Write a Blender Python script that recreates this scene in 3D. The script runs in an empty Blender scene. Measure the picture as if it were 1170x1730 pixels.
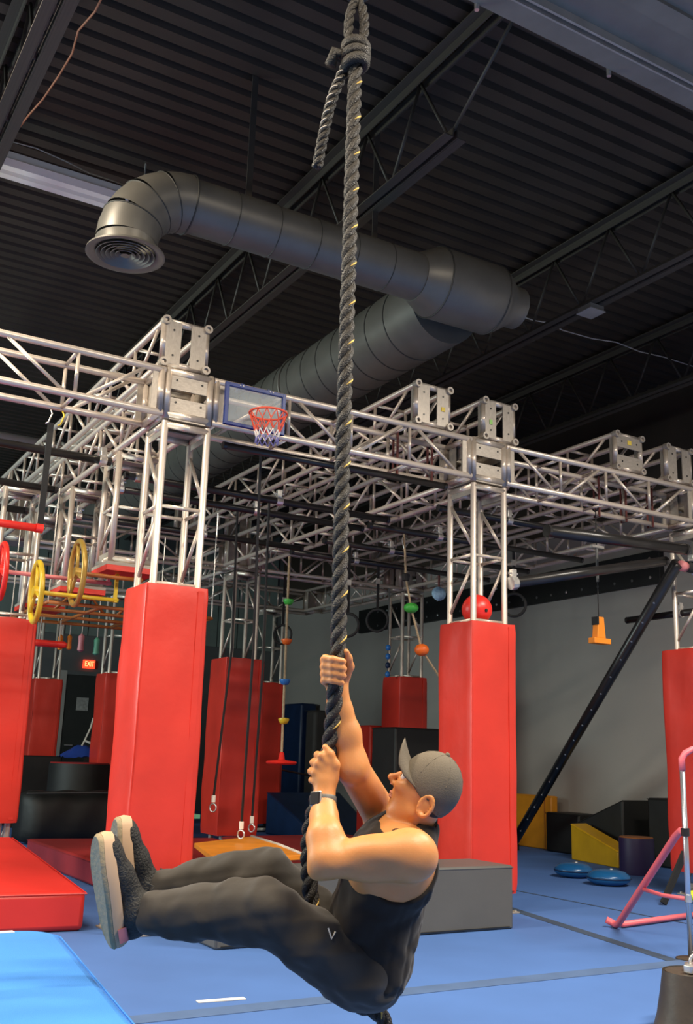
import bpy, bmesh, math, random
import numpy as np
from mathutils import Vector, Matrix, noise
random.seed(7)
scene = bpy.context.scene
COL = scene.collection

# ------------------------------------------------------------------ camera
F_PX = 1703.2
CAM = np.array([-1.899, -5.390, 0.930])
YAW, PITCH, ROLL = math.radians(30.26), math.radians(13.72), math.radians(1.77)
FW = np.array([math.cos(PITCH)*math.sin(YAW), math.cos(PITCH)*math.cos(YAW), math.sin(PITCH)])
_r = np.array([math.cos(YAW), -math.sin(YAW), 0.0]); _u = np.cross(_r, FW)
RT = math.cos(ROLL)*_r + math.sin(ROLL)*_u
UP = -math.sin(ROLL)*_r + math.cos(ROLL)*_u
cam_data = bpy.data.cameras.new('camera'); cam_data.sensor_fit = 'HORIZONTAL'
cam_data.sensor_width = 36.0; cam_data.lens = F_PX/1170*36.0
cam_data.clip_start = .05; cam_data.clip_end = 200
cam = bpy.data.objects.new('camera', cam_data); COL.objects.link(cam)
m = Matrix.Identity(4)
for i in range(3):
    m[i][0] = RT[i]; m[i][1] = UP[i]; m[i][2] = -FW[i]; m[i][3] = CAM[i]
cam.matrix_world = m
scene.camera = cam

# ------------------------------------------------------------------ light
scene.view_settings.view_transform = 'Standard'
scene.view_settings.look = 'None'
scene.view_settings.gamma = 1.0
scene.view_settings.use_curve_mapping = False
scene.view_settings.exposure = 0.0
w = bpy.data.worlds.new('world'); scene.world = w; w.use_nodes = True
w.node_tree.nodes['Background'].inputs[0].default_value = (.05, .05, .05, 1)
w.node_tree.nodes['Background'].inputs[1].default_value = .35
def area(name, loc, target, size, power, col, sizey=None, spread=math.pi):
    l = bpy.data.lights.new(name, 'AREA'); l.energy = power; l.color = col; l.size = size; l.spread = spread
    if sizey: l.shape = 'RECTANGLE'; l.size_y = sizey
    o = bpy.data.objects.new(name, l); COL.objects.link(o); o.location = loc
    o.rotation_euler = (Vector(target)-Vector(loc)).to_track_quat('-Z', 'Y').to_euler()
    return o
# lamps of the hall under the roof deck, all beyond the edges of the picture, shining straight down
def down(name, x, y, power, col, sx=1.8, sy=.5): return area(name, (x, y, 4.62), (x, y+1e-4, 0), sx, power, col, sy)
down('ceiling_lamp_near_left_offscreen', -2.6, -3.6, 200, (1, .84, .64))
down('ceiling_lamp_left_offscreen', -2.6, -.6, 270, (1, .86, .68))
down('ceiling_lamp_front_offscreen', .6, -5.2, 330, (1, .87, .70))
down('ceiling_lamp_right_offscreen', 3.4, -3.4, 340, (1, .92, .8))
# cool daylight entering from the far left side of the hall
area('window_left_offscreen', (-5.9, 3.6, 2.5), (0, 3.6, 2.5), 3.2, 350, (.82, 1, .96), 2.0)

# ------------------------------------------------------------------ pixel helpers (direction only; the distance comes from a plane)
def ray(px, py): return FW + RT*(px-585)/F_PX - UP*(py-865)/F_PX
def at_z(px, py, z): d = ray(px, py); return Vector(CAM + d*((z-CAM[2])/d[2]))
def at_y(px, py, y): d = ray(px, py); return Vector(CAM + d*((y-CAM[1])/d[1]))
def at_x(px, py, x): d = ray(px, py); return Vector(CAM + d*((x-CAM[0])/d[0]))
def at_d(px, py, dep): return Vector(CAM + ray(px, py)*dep)
def on_vert(px, py, p):
    """height on the vertical line through p seen at image row py"""
    d = ray(px, py); t = math.hypot(p[0]-CAM[0], p[1]-CAM[1])/math.hypot(d[0], d[1]); return CAM[2]+d[2]*t

# ------------------------------------------------------------------ materials
def lin(c): return tuple(((x/12.92) if x <= .04045 else ((x+.055)/1.055)**2.4) for x in c)
def mat(name, rgb, rough=.5, metal=0.0, var=.12, vscale=6.0, bump=0.0, bscale=60.0, spec=.5, emit=None, es=0.0, sheen=0.0, trans=0.0, alpha=1.0, stretch=None):
    m = bpy.data.materials.new(name); m.use_nodes = True
    nt = m.node_tree; b = nt.nodes['Principled BSDF']
    tc = nt.nodes.new('ShaderNodeTexCoord')
    src = tc.outputs['Object']
    if stretch:
        mp = nt.nodes.new('ShaderNodeMapping'); mp.inputs['Scale'].default_value = stretch
        nt.links.new(src, mp.inputs['Vector']); src = mp.outputs['Vector']
    n = nt.nodes.new('ShaderNodeTexNoise'); n.inputs['Scale'].default_value = vscale; n.inputs['Detail'].default_value = 5
    nt.links.new(src, n.inputs['Vector'])
    r = nt.nodes.new('ShaderNodeValToRGB')
    a = [max(0, c*(1-var)) for c in rgb]; c2 = [min(1, c*(1+var)) for c in rgb]
    r.color_ramp.elements[0].position = .3; r.color_ramp.elements[1].position = .7
    r.color_ramp.elements[0].color = (*a, 1); r.color_ramp.elements[1].color = (*c2, 1)
    nt.links.new(n.outputs['Fac'], r.inputs['Fac']); nt.links.new(r.outputs['Color'], b.inputs['Base Color'])
    b.inputs['Roughness'].default_value = rough; b.inputs['Metallic'].default_value = metal
    b.inputs['Specular IOR Level'].default_value = spec
    b.inputs['Sheen Weight'].default_value = sheen
    b.inputs['Transmission Weight'].default_value = trans
    b.inputs['Alpha'].default_value = alpha
    if emit: b.inputs['Emission Color'].default_value = (*emit, 1); b.inputs['Emission Strength'].default_value = es
    if bump:
        n2 = nt.nodes.new('ShaderNodeTexNoise'); n2.inputs['Scale'].default_value = bscale; n2.inputs['Detail'].default_value = 4
        nt.links.new(src, n2.inputs['Vector'])
        bp = nt.nodes.new('ShaderNodeBump'); bp.inputs['Strength'].default_value = bump; bp.inputs['Distance'].default_value = .02
        nt.links.new(n2.outputs['Fac'], bp.inputs['Height']); nt.links.new(bp.outputs['Normal'], b.inputs['Normal'])
    return m
M = {
 'red': mat('red_vinyl', (.64, .036, .02), .40, var=.1, vscale=3, bump=.12, bscale=9),
 'red_dark': mat('dark_red_vinyl', (.30, .02, .02), .45, var=.15, vscale=3, bump=.1, bscale=8),
 'red_mat': mat('red_mat_vinyl', (.62, .03, .022), .4, var=.1, vscale=2, bump=.15, bscale=5),
 'steel': mat('truss_aluminium', (.68, .59, .505), .36, metal=.45, var=.08, vscale=9),
 'plate': mat('truss_plate_aluminium', (.42, .37, .31), .42, metal=.35, var=.12, vscale=11),
 'blue_floor': mat('blue_mat_carpet', (.055, .140, .385), .85, var=.1, vscale=1.5, bump=.15, bscale=400),
 'strip': mat('grey_seam_tape', (.060, .115, .24), .85, var=.1, bump=.1, bscale=300),
 'strip_dark': mat('dark_seam_tape', (.03, .055, .10), .8, var=.1, bump=.1, bscale=300),
 'blue_soft': mat('blue_carpet_foam', (.04, .22, .66), .9, var=.08, vscale=3, bump=.25, bscale=300),
 'navy': mat('navy_vinyl', (.004, .02, .07), .45, var=.2, bump=.1, bscale=8),
 'grey_vinyl': mat('charcoal_vinyl', (.095, .095, .09), .5, var=.08, vscale=3, bump=.08, bscale=10),
 'black_vinyl': mat('black_vinyl', (.007, .007, .0065), .6, var=.2, bump=.15, bscale=8),
 'black_pipe': mat('black_pipe_paint', (.016, .015, .015), .3, var=.3),
 'black': mat('black_fabric', (.012, .012, .012), .8, var=.3, bump=.2, bscale=200),
 'rope': mat('black_rope_fibre', (.017, .014, .010), .45, var=.35, vscale=40, bump=.5, bscale=220, stretch=(1, 1, 1)),
 'gold': mat('gold_tracer_yarn', (.62, .40, .08), .5, var=.2),
 'white_yarn': mat('pale_rope_end_yarn', (.62, .56, .47), .6, var=.2),
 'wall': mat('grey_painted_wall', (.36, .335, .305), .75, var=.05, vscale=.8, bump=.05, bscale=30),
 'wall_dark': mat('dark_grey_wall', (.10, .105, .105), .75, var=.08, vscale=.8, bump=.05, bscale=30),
 'panel_green': mat('grey_green_wall_panel', (.16, .2, .18), .6, var=.1),
 'deck': mat('dark_painted_roof_deck', (.046, .033, .024), .5, var=.2, vscale=2),
 'joist': mat('dark_painted_joist', (.055, .046, .036), .55, var=.2),
 'girder': mat('grey_brown_girder_paint', (.20, .185, .155), .5, var=.1),
 'lip': mat('worn_flange_edge', (.36, .33, .29), .45, var=.15),
 'duct': mat('galvanised_duct', (.145, .138, .12), .42, metal=.35, var=.12, vscale=5),
 'seam': mat('duct_seam', (.055, .055, .05), .5, metal=.4),
 'cream': mat('cream_white_paint', (.86, .82, .76), .5, var=.03),
 'chrome': mat('zinc_clamp', (.72, .70, .66), .28, metal=.8, var=.15, vscale=30),
 'blue_plastic': mat('blue_plastic', (.012, .035, .19), .35, var=.1),
 'acrylic': mat('clear_backboard', (.8, .88, .9), .08, alpha=.22),
 'net_red': mat('net_red_cord', (.78, .10, .05), .7), 'net_white': mat('net_white_cord', (.8, .76, .72), .7), 'net_blue': mat('net_blue_cord', (.16, .15, .38), .7),
 'orange': mat('orange_plastic', (.85, .25, .015), .4, var=.08), 'orange_board': mat('orange_swing_board', (.80, .27, .02), .45, var=.12),
 'orange_ball': mat('orange_ball_plastic', (.85, .16, .02), .4), 'green': mat('green_plastic', (.06, .46, .06), .4), 'blue_disc': mat('blue_hold_plastic', (.03, .18, .55), .4),
 'yellow': mat('yellow_plastic', (.72, .50, .03), .35), 'gold_wheel': mat('mustard_wheel_paint', (.48, .30, .06), .3, metal=.25), 'red_plastic': mat('red_plastic', (.8, .03, .02), .35),
 'rust': mat('rust_orange_paint', (.36, .115, .02), .45, var=.2), 'pink': mat('pink_powder_coat', (.86, .17, .20), .4, var=.06),
 'pink_hold': mat('dusty_pink_plastic', (.45, .16, .18), .5), 'green_hold': mat('jade_plastic', (.10, .34, .22), .5),
 'yellow_vinyl': mat('yellow_vinyl', (.60, .33, .005), .5, var=.08, bump=.1, bscale=6), 'orange_vinyl': mat('orange_vinyl', (.62, .24, .008), .5, var=.1),
 'purple': mat('dark_purple_vinyl', (.022, .012, .06), .5), 'blue_ball': mat('blue_balance_disc', (.012, .10, .27), .25, var=.08),
 'pole': mat('brushed_steel_pole', (.62, .66, .72), .22, metal=.85, var=.05), 'tan': mat('tan_cord', (.42, .31, .18), .7, var=.2, vscale=60),
 'brown_cloth': mat('dark_brown_cover', (.055, .042, .03), .5, var=.3, bump=.2, bscale=12),
 'skin': mat('skin', (.62, .265, .088), .46, var=.06, vscale=14, bump=.04, bscale=160),
 'hair': mat('short_dark_hair', (.02, .013, .009), .7, var=.3, bump=.4, bscale=500),
 'pants': mat('dark_grey_trousers', (.042, .037, .031), .75, var=.1, vscale=10, bump=.12, bscale=14, spec=.25, sheen=.15),
 'tank': mat('black_tank_top', (.024, .020, .017), .85, var=.12, bump=.15, bscale=14, spec=.15, sheen=.1),
 'cap': mat('grey_olive_cap', (.13, .108, .078), .8, var=.08, bump=.2, bscale=300),
 'shoe': mat('black_knit_shoe', (.018, .018, .017), .65, var=.35, vscale=40, bump=.5, bscale=150),
 'sole': mat('grey_olive_outsole', (.29, .235, .14), .7, var=.1, bump=.2, bscale=60), 'midsole': mat('cream_midsole', (.50, .34, .21), .6, var=.05),
 'eye': mat('eye_white', (.75, .7, .65), .2), 'iris': mat('dark_iris', (.03, .015, .01), .2), 'lip_skin': mat('lip_skin', (.50, .20, .13), .5), 'brow': mat('eyebrow_hair', (.05, .03, .02), .8),
 'white': mat('white_tape', (.86, .82, .72), .6, var=.04), 'paper': mat('paper_notice', (.33, .32, .30), .8, var=.25, vscale=25),
 'exit': mat('exit_sign_red', (.8, .05, .02), .5, emit=(1, .06, .02), es=1.6), 'exit_txt': mat('exit_letters', (1, .55, .2), .5, emit=(1, .38, .12), es=3.0),
 'door': mat('dark_green_door', (.018, .022, .02), .5, var=.1), 'strap_red': mat('maroon_webbing', (.12, .025, .02), .7), 'wire_orange': mat('copper_wire', (.5, .2, .1), .5), 'wire_white': mat('pale_wire', (.6, .56, .5), .5),
 'fluo': mat('fluorescent_yellow', (.75, .85, .02), .5), 'bag': mat('pale_blue_bag', (.35, .55, .85), .6, var=.5, vscale=14), 'tape_pink': mat('pink_tape', (.62, .2, .2), .6),
 'royal': mat('royal_blue_cloth', (.012, .05, .30), .7, bump=.2, bscale=10), 'grey_brown': mat('grey_brown_vinyl', (.07, .06, .055), .6), 'sticker_y': mat('yellow_sticker', (.75, .55, .08), .6), 'sticker_g': mat('green_sticker', (.3, .6, .15), .6),
}

_b = M['skin'].node_tree.nodes['Principled BSDF']; _b.inputs['Subsurface Weight'].default_value = .3; _b.inputs['Subsurface Radius'].default_value = (1, .35, .15); _b.inputs['Subsurface Scale'].default_value = .02
# ------------------------------------------------------------------ mesh helpers
class MB:
    def __init__(s): s.v = []; s.f = []
    def add(s, vs, fs):
        o = len(s.v); s.v += [tuple(v) for v in vs]; s.f += [tuple(i+o for i in f) for f in fs]; return s
    def obox(s, c, ax, ay, az):
        c, ax, ay, az = map(Vector, (c, ax, ay, az))
        vs = [c+ax*i+ay*j+az*k for i in (-1, 1) for j in (-1, 1) for k in (-1, 1)]
        return s.add(vs, [(0, 1, 3, 2), (4, 6, 7, 5), (0, 4, 5, 1), (2, 3, 7, 6), (0, 2, 6, 4), (1, 5, 7, 3)])
    def box(s, x0, x1, y0, y1, z0, z1):
        return s.obox(((x0+x1)/2, (y0+y1)/2, (z0+z1)/2), ((x1-x0)/2, 0, 0), (0, (y1-y0)/2, 0), (0, 0, (z1-z0)/2))
    def tube(s, pts, r, n=8, cap=True, closed=False):
        pts = [Vector(p) for p in pts]; N = len(pts)
        rr = r if isinstance(r, (list, tuple)) else [r]*N
        prev = None; rings = []
        for i, p in enumerate(pts):
            a = pts[(i-1) % N] if (i > 0 or closed) else pts[i]; b = pts[(i+1) % N] if (i < N-1 or closed) else pts[i]
            t = (b-a); t = t.normalized() if t.length > 1e-9 else Vector((0, 0, 1))
            if prev is None:
                x = t.orthogonal().normalized()
            else:
                x = prev - t*prev.dot(t); x = x.normalized() if x.length > 1e-6 else t.orthogonal().normalized()
            prev = x; y = t.cross(x)
            rings.append([p + (x*math.cos(2*math.pi*k/n)+y*math.sin(2*math.pi*k/n))*rr[i] for k in range(n)])
        vs = [v for rg in rings for v in rg]; fs = []
        for i in range(N if closed else N-1):
            j = (i+1) % N
            for k in range(n): fs.append((i*n+k, i*n+(k+1) % n, j*n+(k+1) % n, j*n+k))
        if cap and not closed: fs += [tuple(range(n-1, -1, -1)), tuple((N-1)*n+k for k in range(n))]
        return s.add(vs, fs)
    def lathe(s, prof, c, axis=(0, 0, 1), n=24, cap=True):
        """prof: list of (radius, distance along axis)"""
        t = Vector(axis).normalized(); x = t.orthogonal().normalized(); y = t.cross(x); c = Vector(c)
        vs = [c+t*h+(x*math.cos(2*math.pi*k/n)+y*math.sin(2*math.pi*k/n))*max(r, 1e-4) for r, h in prof for k in range(n)]
        fs = [(i*n+k, i*n+(k+1) % n, (i+1)*n+(k+1) % n, (i+1)*n+k) for i in range(len(prof)-1) for k in range(n)]
        if cap: fs += [tuple(range(n-1, -1, -1)), tuple((len(prof)-1)*n+k for k in range(n))]
        return s.add(vs, fs)
    def ball(s, c, r, ax=None, n=16, m=10):
        r = (r, r, r) if not isinstance(r, (list, tuple)) else r
        ax = ax or (Vector((1, 0, 0)), Vector((0, 1, 0)), Vector((0, 0, 1))); c = Vector(c)
        vs = []
        for j in range(m+1):
            th = math.pi*j/m
            for k in range(n):
                ph = 2*math.pi*k/n
                vs.append(c+ax[0]*r[0]*math.sin(th)*math.cos(ph)+ax[1]*r[1]*math.sin(th)*math.sin(ph)+ax[2]*r[2]*math.cos(th))
        fs = [(j*n+k, (j+1)*n+k, (j+1)*n+(k+1) % n, j*n+(k+1) % n) for j in range(m) for k in range(n)]
        return s.add(vs, fs)
    def torus(s, c, axis, R, r, n=32, m=8, squash=None):
        t = Vector(axis).normalized(); x = t.orthogonal().normalized(); y = t.cross(x); c = Vector(c)
        return s.tube([c+(x*math.cos(2*math.pi*k/n)+y*math.sin(2*math.pi*k/n))*R for k in range(n)], r, m, closed=True)
    def prism(s, poly, d):
        """poly: list of 3D points (planar), extruded by vector d"""
        P = [Vector(p) for p in poly]; n = len(P); d = Vector(d)
        return s.add(P+[p+d for p in P], [tuple(range(n-1, -1, -1)), tuple(range(n, 2*n))]+[(i, (i+1) % n, n+(i+1) % n, n+i) for i in range(n)])
    def build(s, name, material, parent=None, smooth=False, bevel=0.0, origin=None):
        o3 = Vector(parent.location) if parent is not None and parent.type == 'EMPTY' else (parent['_o'] if False else None)
        base = world_origin(parent) if parent is not None else (Vector(origin) if origin is not None else Vector((0, 0, 0)))
        me = bpy.data.meshes.new(name)
        me.from_pydata([tuple(Vector(v)-base) for v in s.v], [], s.f)
        bm = bmesh.new(); bm.from_mesh(me); bmesh.ops.recalc_face_normals(bm, faces=bm.faces); bm.to_mesh(me); bm.free()
        me.materials.append(M[material] if isinstance(material, str) else material)
        if smooth:
            for p in me.polygons: p.use_smooth = True
        ob = bpy.data.objects.new(name, me); COL.objects.link(ob)
        if parent is not None: ob.parent = parent
        else: ob.location = base
        if bevel:
            b = ob.modifiers.new('bevel', 'BEVEL'); b.width = bevel; b.segments = 2; b.limit_method = 'ANGLE'
        return ob
def world_origin(o):
    p = Vector((0, 0, 0))
    while o is not None: p += Vector(o.location); o = o.parent
    return p
def tag(o, label, cat, group=None):
    o['label'] = label; o['category'] = cat
    if group: o['group'] = group
    return o
def thing(name, label, cat, loc, group=None):
    o = bpy.data.objects.new(name, None); COL.objects.link(o); o.location = Vector(loc); o.empty_display_size = .1
    return tag(o, label, cat, group)
def struct(o): o['kind'] = 'structure'; return o
def smooth_ang(o, ang=40):
    for p in o.data.polygons: p.use_smooth = True
    o.data.set_sharp_from_angle(angle=math.radians(ang)); return o

# shared unit meshes for truss pieces
def unit_cyl(name, r, n, matn):
    b = MB().tube([(0, 0, 0), (0, 0, 1)], r, n); me = bpy.data.meshes.new(name); me.from_pydata(b.v, [], b.f)
    bm = bmesh.new(); bm.from_mesh(me); bmesh.ops.recalc_face_normals(bm, faces=bm.faces); bm.to_mesh(me); bm.free()
    me.materials.append(M[matn])
    for p in me.polygons: p.use_smooth = len(p.vertices) == 4
    return me
def unit_cube(name, matn):
    b = MB().box(-.5, .5, -.5, .5, -.5, .5); me = bpy.data.meshes.new(name); me.from_pydata(b.v, [], b.f)
    bm = bmesh.new(); bm.from_mesh(me); bmesh.ops.recalc_face_normals(bm, faces=bm.faces); bm.to_mesh(me); bm.free()
    me.materials.append(M[matn]); return me
CHORD = unit_cyl('chord', .0205, 12, 'steel'); BRACE = unit_cyl('brace', .0115, 8, 'steel'); PLATE = unit_cube('plate', 'plate')
JROD = unit_cyl('web_rod', .011, 6, 'joist'); JANG = unit_cube('joist_angle', 'joist'); RIVET = unit_cyl('bolt', .007, 8, 'black_pipe')
def unit_ring(name, ro, ri, n, matn):
    b = MB().lathe([(ri, 0), (ro, 0), (ro, 1), (ri, 1), (ri, 0)], (0, 0, 0), n=n, cap=False); me = bpy.data.meshes.new(name); me.from_pydata(b.v, [], b.f)
    bm = bmesh.new(); bm.from_mesh(me); bmesh.ops.remove_doubles(bm, verts=bm.verts, dist=1e-5); bmesh.ops.recalc_face_normals(bm, faces=bm.faces); bm.to_mesh(me); bm.free()
    me.materials.append(M[matn]); return me
FERR = unit_ring('ferrule', .027, .0145, 14, 'plate')
def rod(parent, name, a, b, me):
    a = Vector(a); b = Vector(b); d = b-a
    o = bpy.data.objects.new(name, me); COL.objects.link(o); o.parent = parent
    o.location = a; o.rotation_mode = 'QUATERNION'; o.rotation_quaternion = Vector((0, 0, 1)).rotation_difference(d.normalized()); o.scale = (1, 1, d.length)
    return o
def plate(parent, name, c, ex, ey, ez, me=None):
    """box centred at c with full extents as vectors (orthogonal)"""
    o = bpy.data.objects.new(name, me or PLATE); COL.objects.link(o); o.parent = parent
    mm = Matrix.Identity(4)
    for i in range(3): mm[i][0] = ex[i]; mm[i][1] = ey[i]; mm[i][2] = ez[i]; mm[i][3] = c[i]
    o.matrix_basis = mm; return o

# ------------------------------------------------------------------ room shell
XW, YB, XL, YF, ZC = 6.38, 11.0, -6.0, -10.0, 5.05
fl = struct(MB().box(XL, XW, YF, YB, -.2, 0).build('floor', 'blue_floor'))
def strip(x0, x1, y0, y1, mt): return MB().box(x0, x1, y0, y1, -.0015, .0025).build('seam_tape', mt, fl)
strip(-4.5, 6.0, -1.70, -1.59, 'strip')
MB().prism([(2.17, -1.9, -.001), (2.25, -1.9, -.001), (2.74, .3, -.001), (2.66, .3, -.001)], (0, 0, .003)).build('seam_tape', 'strip_dark', fl)
strip(3.32, 3.34, -1.3, 1.2, 'strip_dark')
wr = struct(MB().box(XW, XW+.2, YF, YB, 0, ZC+.3).build('wall_right', 'wall'))
MB().box(XW-.012, XW, YF, YB, 3.62, ZC+.02).build('upper_wall_panel', 'deck', wr)
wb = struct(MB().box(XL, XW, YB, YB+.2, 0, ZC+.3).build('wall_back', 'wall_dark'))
struct(MB().box(XL-.2, XL, YF, YB, 0, ZC+.3).build('wall_left', 'wall'))
struct(MB().box(XL, XW, YF-.2, YF, 0, ZC+.3).build('wall_front', 'wall'))
x = XL+.1
while x < XW-.4:
    MB().box(x, x+.36, YB-.03, YB-.002, 2.75, ZC-.1).build('wall_panel', 'panel_green', wb); x += .38
# corrugated roof deck, ribs along X
b = MB(); y = YF; prof = []
while y < YB:
    prof += [(y, 0), (y+.09, 0), (y+.105, .04), (y+.137, .04)]; y += .152
prof = [(yy, ZC+zz) for yy, zz in prof]
vs = [(XL, yy, zz) for yy, zz in prof]+[(XW, yy, zz) for yy, zz in prof]; n = len(prof)
b.add(vs, [(i, i+1, n+i+1, n+i) for i in range(n-1)])
b.box(XL, XW, YF, YB, ZC+.06, ZC+.2)
struct(b.build('ceiling', 'deck'))

# roof joists along Y: double-angle chords and bent web rods
def joist(X, y0, y1, label, y0b=-1.27):
    t = thing('roof_joist', label, 'joist', (X, y0, 4.40), 'open web joists under the roof deck')
    H = .58; Ly = y1-y0
    for dx in (-.032, .032):
        plate(t, 'top_chord', (dx, Ly/2, H), (.008, 0, 0), (0, Ly, 0), (0, 0, .06), JANG)
        plate(t, 'top_chord', (dx*1.9, Ly/2, H+.03), (.06, 0, 0), (0, Ly, 0), (0, 0, .008), JANG)
        yb = y0b-y0
        plate(t, 'bottom_chord', (dx*.5, yb+(Ly-yb)/2, .03), (.008, 0, 0), (0, Ly-yb, 0), (0, 0, .055), JANG)
        plate(t, 'bottom_chord', (dx*1.5, yb+(Ly-yb)/2, .004), (.055, 0, 0), (0, Ly-yb, 0), (0, 0, .008), JANG)
    yy = y0b-y0+.06; k = 0
    rod(t, 'web_rod', (0, .1, H), (0, yy, .03), JROD)
    while yy+.45 < Ly:
        rod(t, 'web_rod', (0, yy, .03), (0, yy+.30, H), JROD); rod(t, 'web_rod', (0, yy+.30, H), (0, yy+.62, .03), JROD); yy += .62
    return t
joist(-1.07, -2.1, YB-.1, 'dark open web roof joist nearest the long white beam')
joist(1.15, -2.1, YB-.1, 'dark open web roof joist passing over the duct tee and the hanging rope')
joist(3.35, -2.1, YB-.1, 'dark open web roof joist carrying the small square junction box')
joist(5.2, -2.1, YB-.1, 'dark open web roof joist closest to the grey side wall')
# girder along X
g = thing('steel_girder', 'grey brown steel roof girder with pale flange edges and bolts', 'girder', (2, -2.14, 4.42))
MB().box(XL+.3, XW, -2.275, -2.14, 4.43, 4.445).build('bottom_flange', 'girder', g)
MB().box(XL+.3, XW, -2.22, -2.205, 4.445, 4.93).build('web', 'girder', g)
MB().box(XL+.3, XW, -2.285, -2.275, 4.40, 4.46).build('flange_lip', 'lip', g)
MB().box(XL+.3, XW, -2.325, -2.312, 4.40, 4.46).build('flange_lip', 'lip', g)
MB().box(XL+.3, XW, -2.312, -2.285, 4.45, 4.47).build('slot', 'girder', g)
MB().box(XL+.3, XW, -2.95, -2.325, 4.445, 4.46).build('soffit_plate', 'girder', g)
MB().box(XL+.3, XW, -2.62, -2.52, 4.425, 4.445).build('soffit_plate', 'girder', g)
for px, py in ((805, 14), (1028, 126)):
    p = at_z(px, py, 4.41); MB().tube([(p.x, p.y, 4.40), (p.x, p.y, 4.46)], .012, 8).build('bolt', 'chrome', g)
# long white beam below the deck (it gives no light of its own)
p0 = at_z(-20, 292, 4.62); p1 = at_z(260, 372, 4.62)
lp = thing('white_beam', 'long white painted beam hung under the ribbed roof deck beside the duct elbow', 'beam', (p0.x, p0.y, 4.6))
xl0, xl1, yl = -1.55, .35, (p0.y+p1.y)/2
lb = MB().box(xl0, xl1, yl-.09, yl+.09, 4.70, 4.76).build('beam_body', 'cream', lp)
for dy in (-.055, .055): MB().prism([(xl0+.02, yl+dy-.05, 4.70), (xl0+.02, yl+dy-.03, 4.655), (xl0+.02, yl+dy+.03, 4.655), (xl0+.02, yl+dy+.05, 4.70)], (xl1-xl0-.04, 0, 0)).build('lower_flange', 'cream', lp)
for xx in (xl0+.3, xl1-.3): MB().tube([(xx, yl, 4.76), (xx, yl, ZC)], .006, 6).build('hanger_rod', 'chrome', lp)

# wires at the roof
def wire(pts, r, mt, label, z=4.85, nm='loose_wire'):
    P = [at_z(px, py, z) for px, py in pts]
    return tag(MB().tube(P, r, 6).build(nm, mt, smooth=True, origin=None), label, 'wire')
wire([(176, -12), (160, 20), (132, 52), (122, 90), (98, 130), (72, 168), (48, 195), (33, 215), (14, 238)], .006, 'wire_orange', 'copper orange wire hanging loose beside the roof joist')
wire([(14, 238), (60, 250), (110, 272), (150, 292), (190, 305), (215, 315)], .0045, 'wire_white', 'pale wire running along the roof towards the duct elbow')
wire([(868, 530), (900, 541), (925, 545), (950, 558), (1000, 572), (1040, 578), (1080, 594), (1120, 603), (1180, 622)], .006, 'wire_white', 'pale sagging wire under the roof beyond the duct end', 4.9)
p = at_z(1003, 523, 4.39)
jb = thing('junction_box', 'small square metal junction box under a roof joist', 'junction box', (3.35, p.y, 4.36))
MB().box(3.28, 3.42, p.y-.07, p.y+.07, 4.355, 4.398).build('box_body', 'girder', jb); MB().box(3.27, 3.43, p.y-.08, p.y+.08, 4.349, 4.355).build('cover', 'lip', jb)

# ------------------------------------------------------------------ ducts
ZD, YD, XD = 4.03, -.33, 1.93
dm = thing('spiral_duct', 'large grey spiral supply duct running back over the truss frame', 'duct', (XD, 0, ZD))
smooth_ang(MB().lathe([(.285, 0), (.285, 9.8)], (XD, -.1, ZD), (0, 1, 0), 40).build('duct_body', 'duct', dm))
for k in range(38): MB().torus((XD, .25+k*.25, ZD), (.03, 1, .05), .286, .006, 32, 5).build('seam_ring', 'seam', dm, smooth=True)
MB().torus((XD, 1.9, ZD), (0, 1, 0), .288, .014, 36, 6).build('joint_collar', 'duct', dm, smooth=True)
db = thing('branch_duct', 'grey round branch duct with a tee end and a bent elbow', 'duct', (1, YD, ZD))
xs = -.08
smooth_ang(MB().lathe([(.158, 0), (.158, 1.62)], (xs, YD, ZD), (1, 0, 0), 36).build('straight_pipe', 'duct', db))
for k in range(1, 6): MB().torus((xs+k*.27, YD, ZD), (1, 0, 0), .159, .0035, 32, 5).build('seam_ring', 'seam', db, smooth=True)
smooth_ang(MB().lathe([(.158, 0), (.165, .0), (.235, .13), (.24, .16), (.24, .62), (.225, .66), (.145, .78), (.145, .86), (.13, .86), (.13, .70)], (xs+1.6, YD, ZD), (1, 0, 0), 40).build('tee_end', 'duct', db))
for k in (.145, .62): MB().torus((xs+1.6+k, YD, ZD), (1, 0, 0), .241, .005, 36, 5).build('seam_ring', 'seam', db, smooth=True)
# elbow: 4 gores
RE = .34; segs = 4; prev = None
for k in range(segs):
    a0 = math.pi/2*k/segs; a1 = math.pi/2*(k+1)/segs
    path = []
    for a in (a0, a0+(a1-a0)*.5, a1): path.append(Vector((xs-RE*math.sin(a), YD, ZD-RE+RE*math.cos(a))))
    smooth_ang(MB().tube(path, .172, 32, cap=False).build('elbow_gore', 'duct', db))
    if k: MB().torus(path[0], path[1]-path[0], .173, .004, 32, 5).build('seam_ring', 'seam', db, smooth=True)
MB().torus((xs, YD, ZD), (1, 0, 0), .172, .006, 32, 5).build('seam_ring', 'seam', db, smooth=True)
ce = Vector((xs-RE, YD, ZD-RE))
smooth_ang(MB().lathe([(.172, 0), (.168, -.02), (.165, -.05)], ce, (0, 0, 1), 36, cap=False).build('collar', 'duct', db))
df = thing('ceiling_diffuser', 'round louvred air diffuser fixed below the duct elbow', 'diffuser', ce+Vector((0, 0, -.09)))
smooth_ang(MB().lathe([(.168, 0), (.215, -.02), (.218, -.032), (.20, -.036), (.165, -.02), (.160, .0)], ce+Vector((0, 0, -.05)), (0, 0, 1), 40, cap=False).build('outer_rim', 'duct', df))
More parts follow.
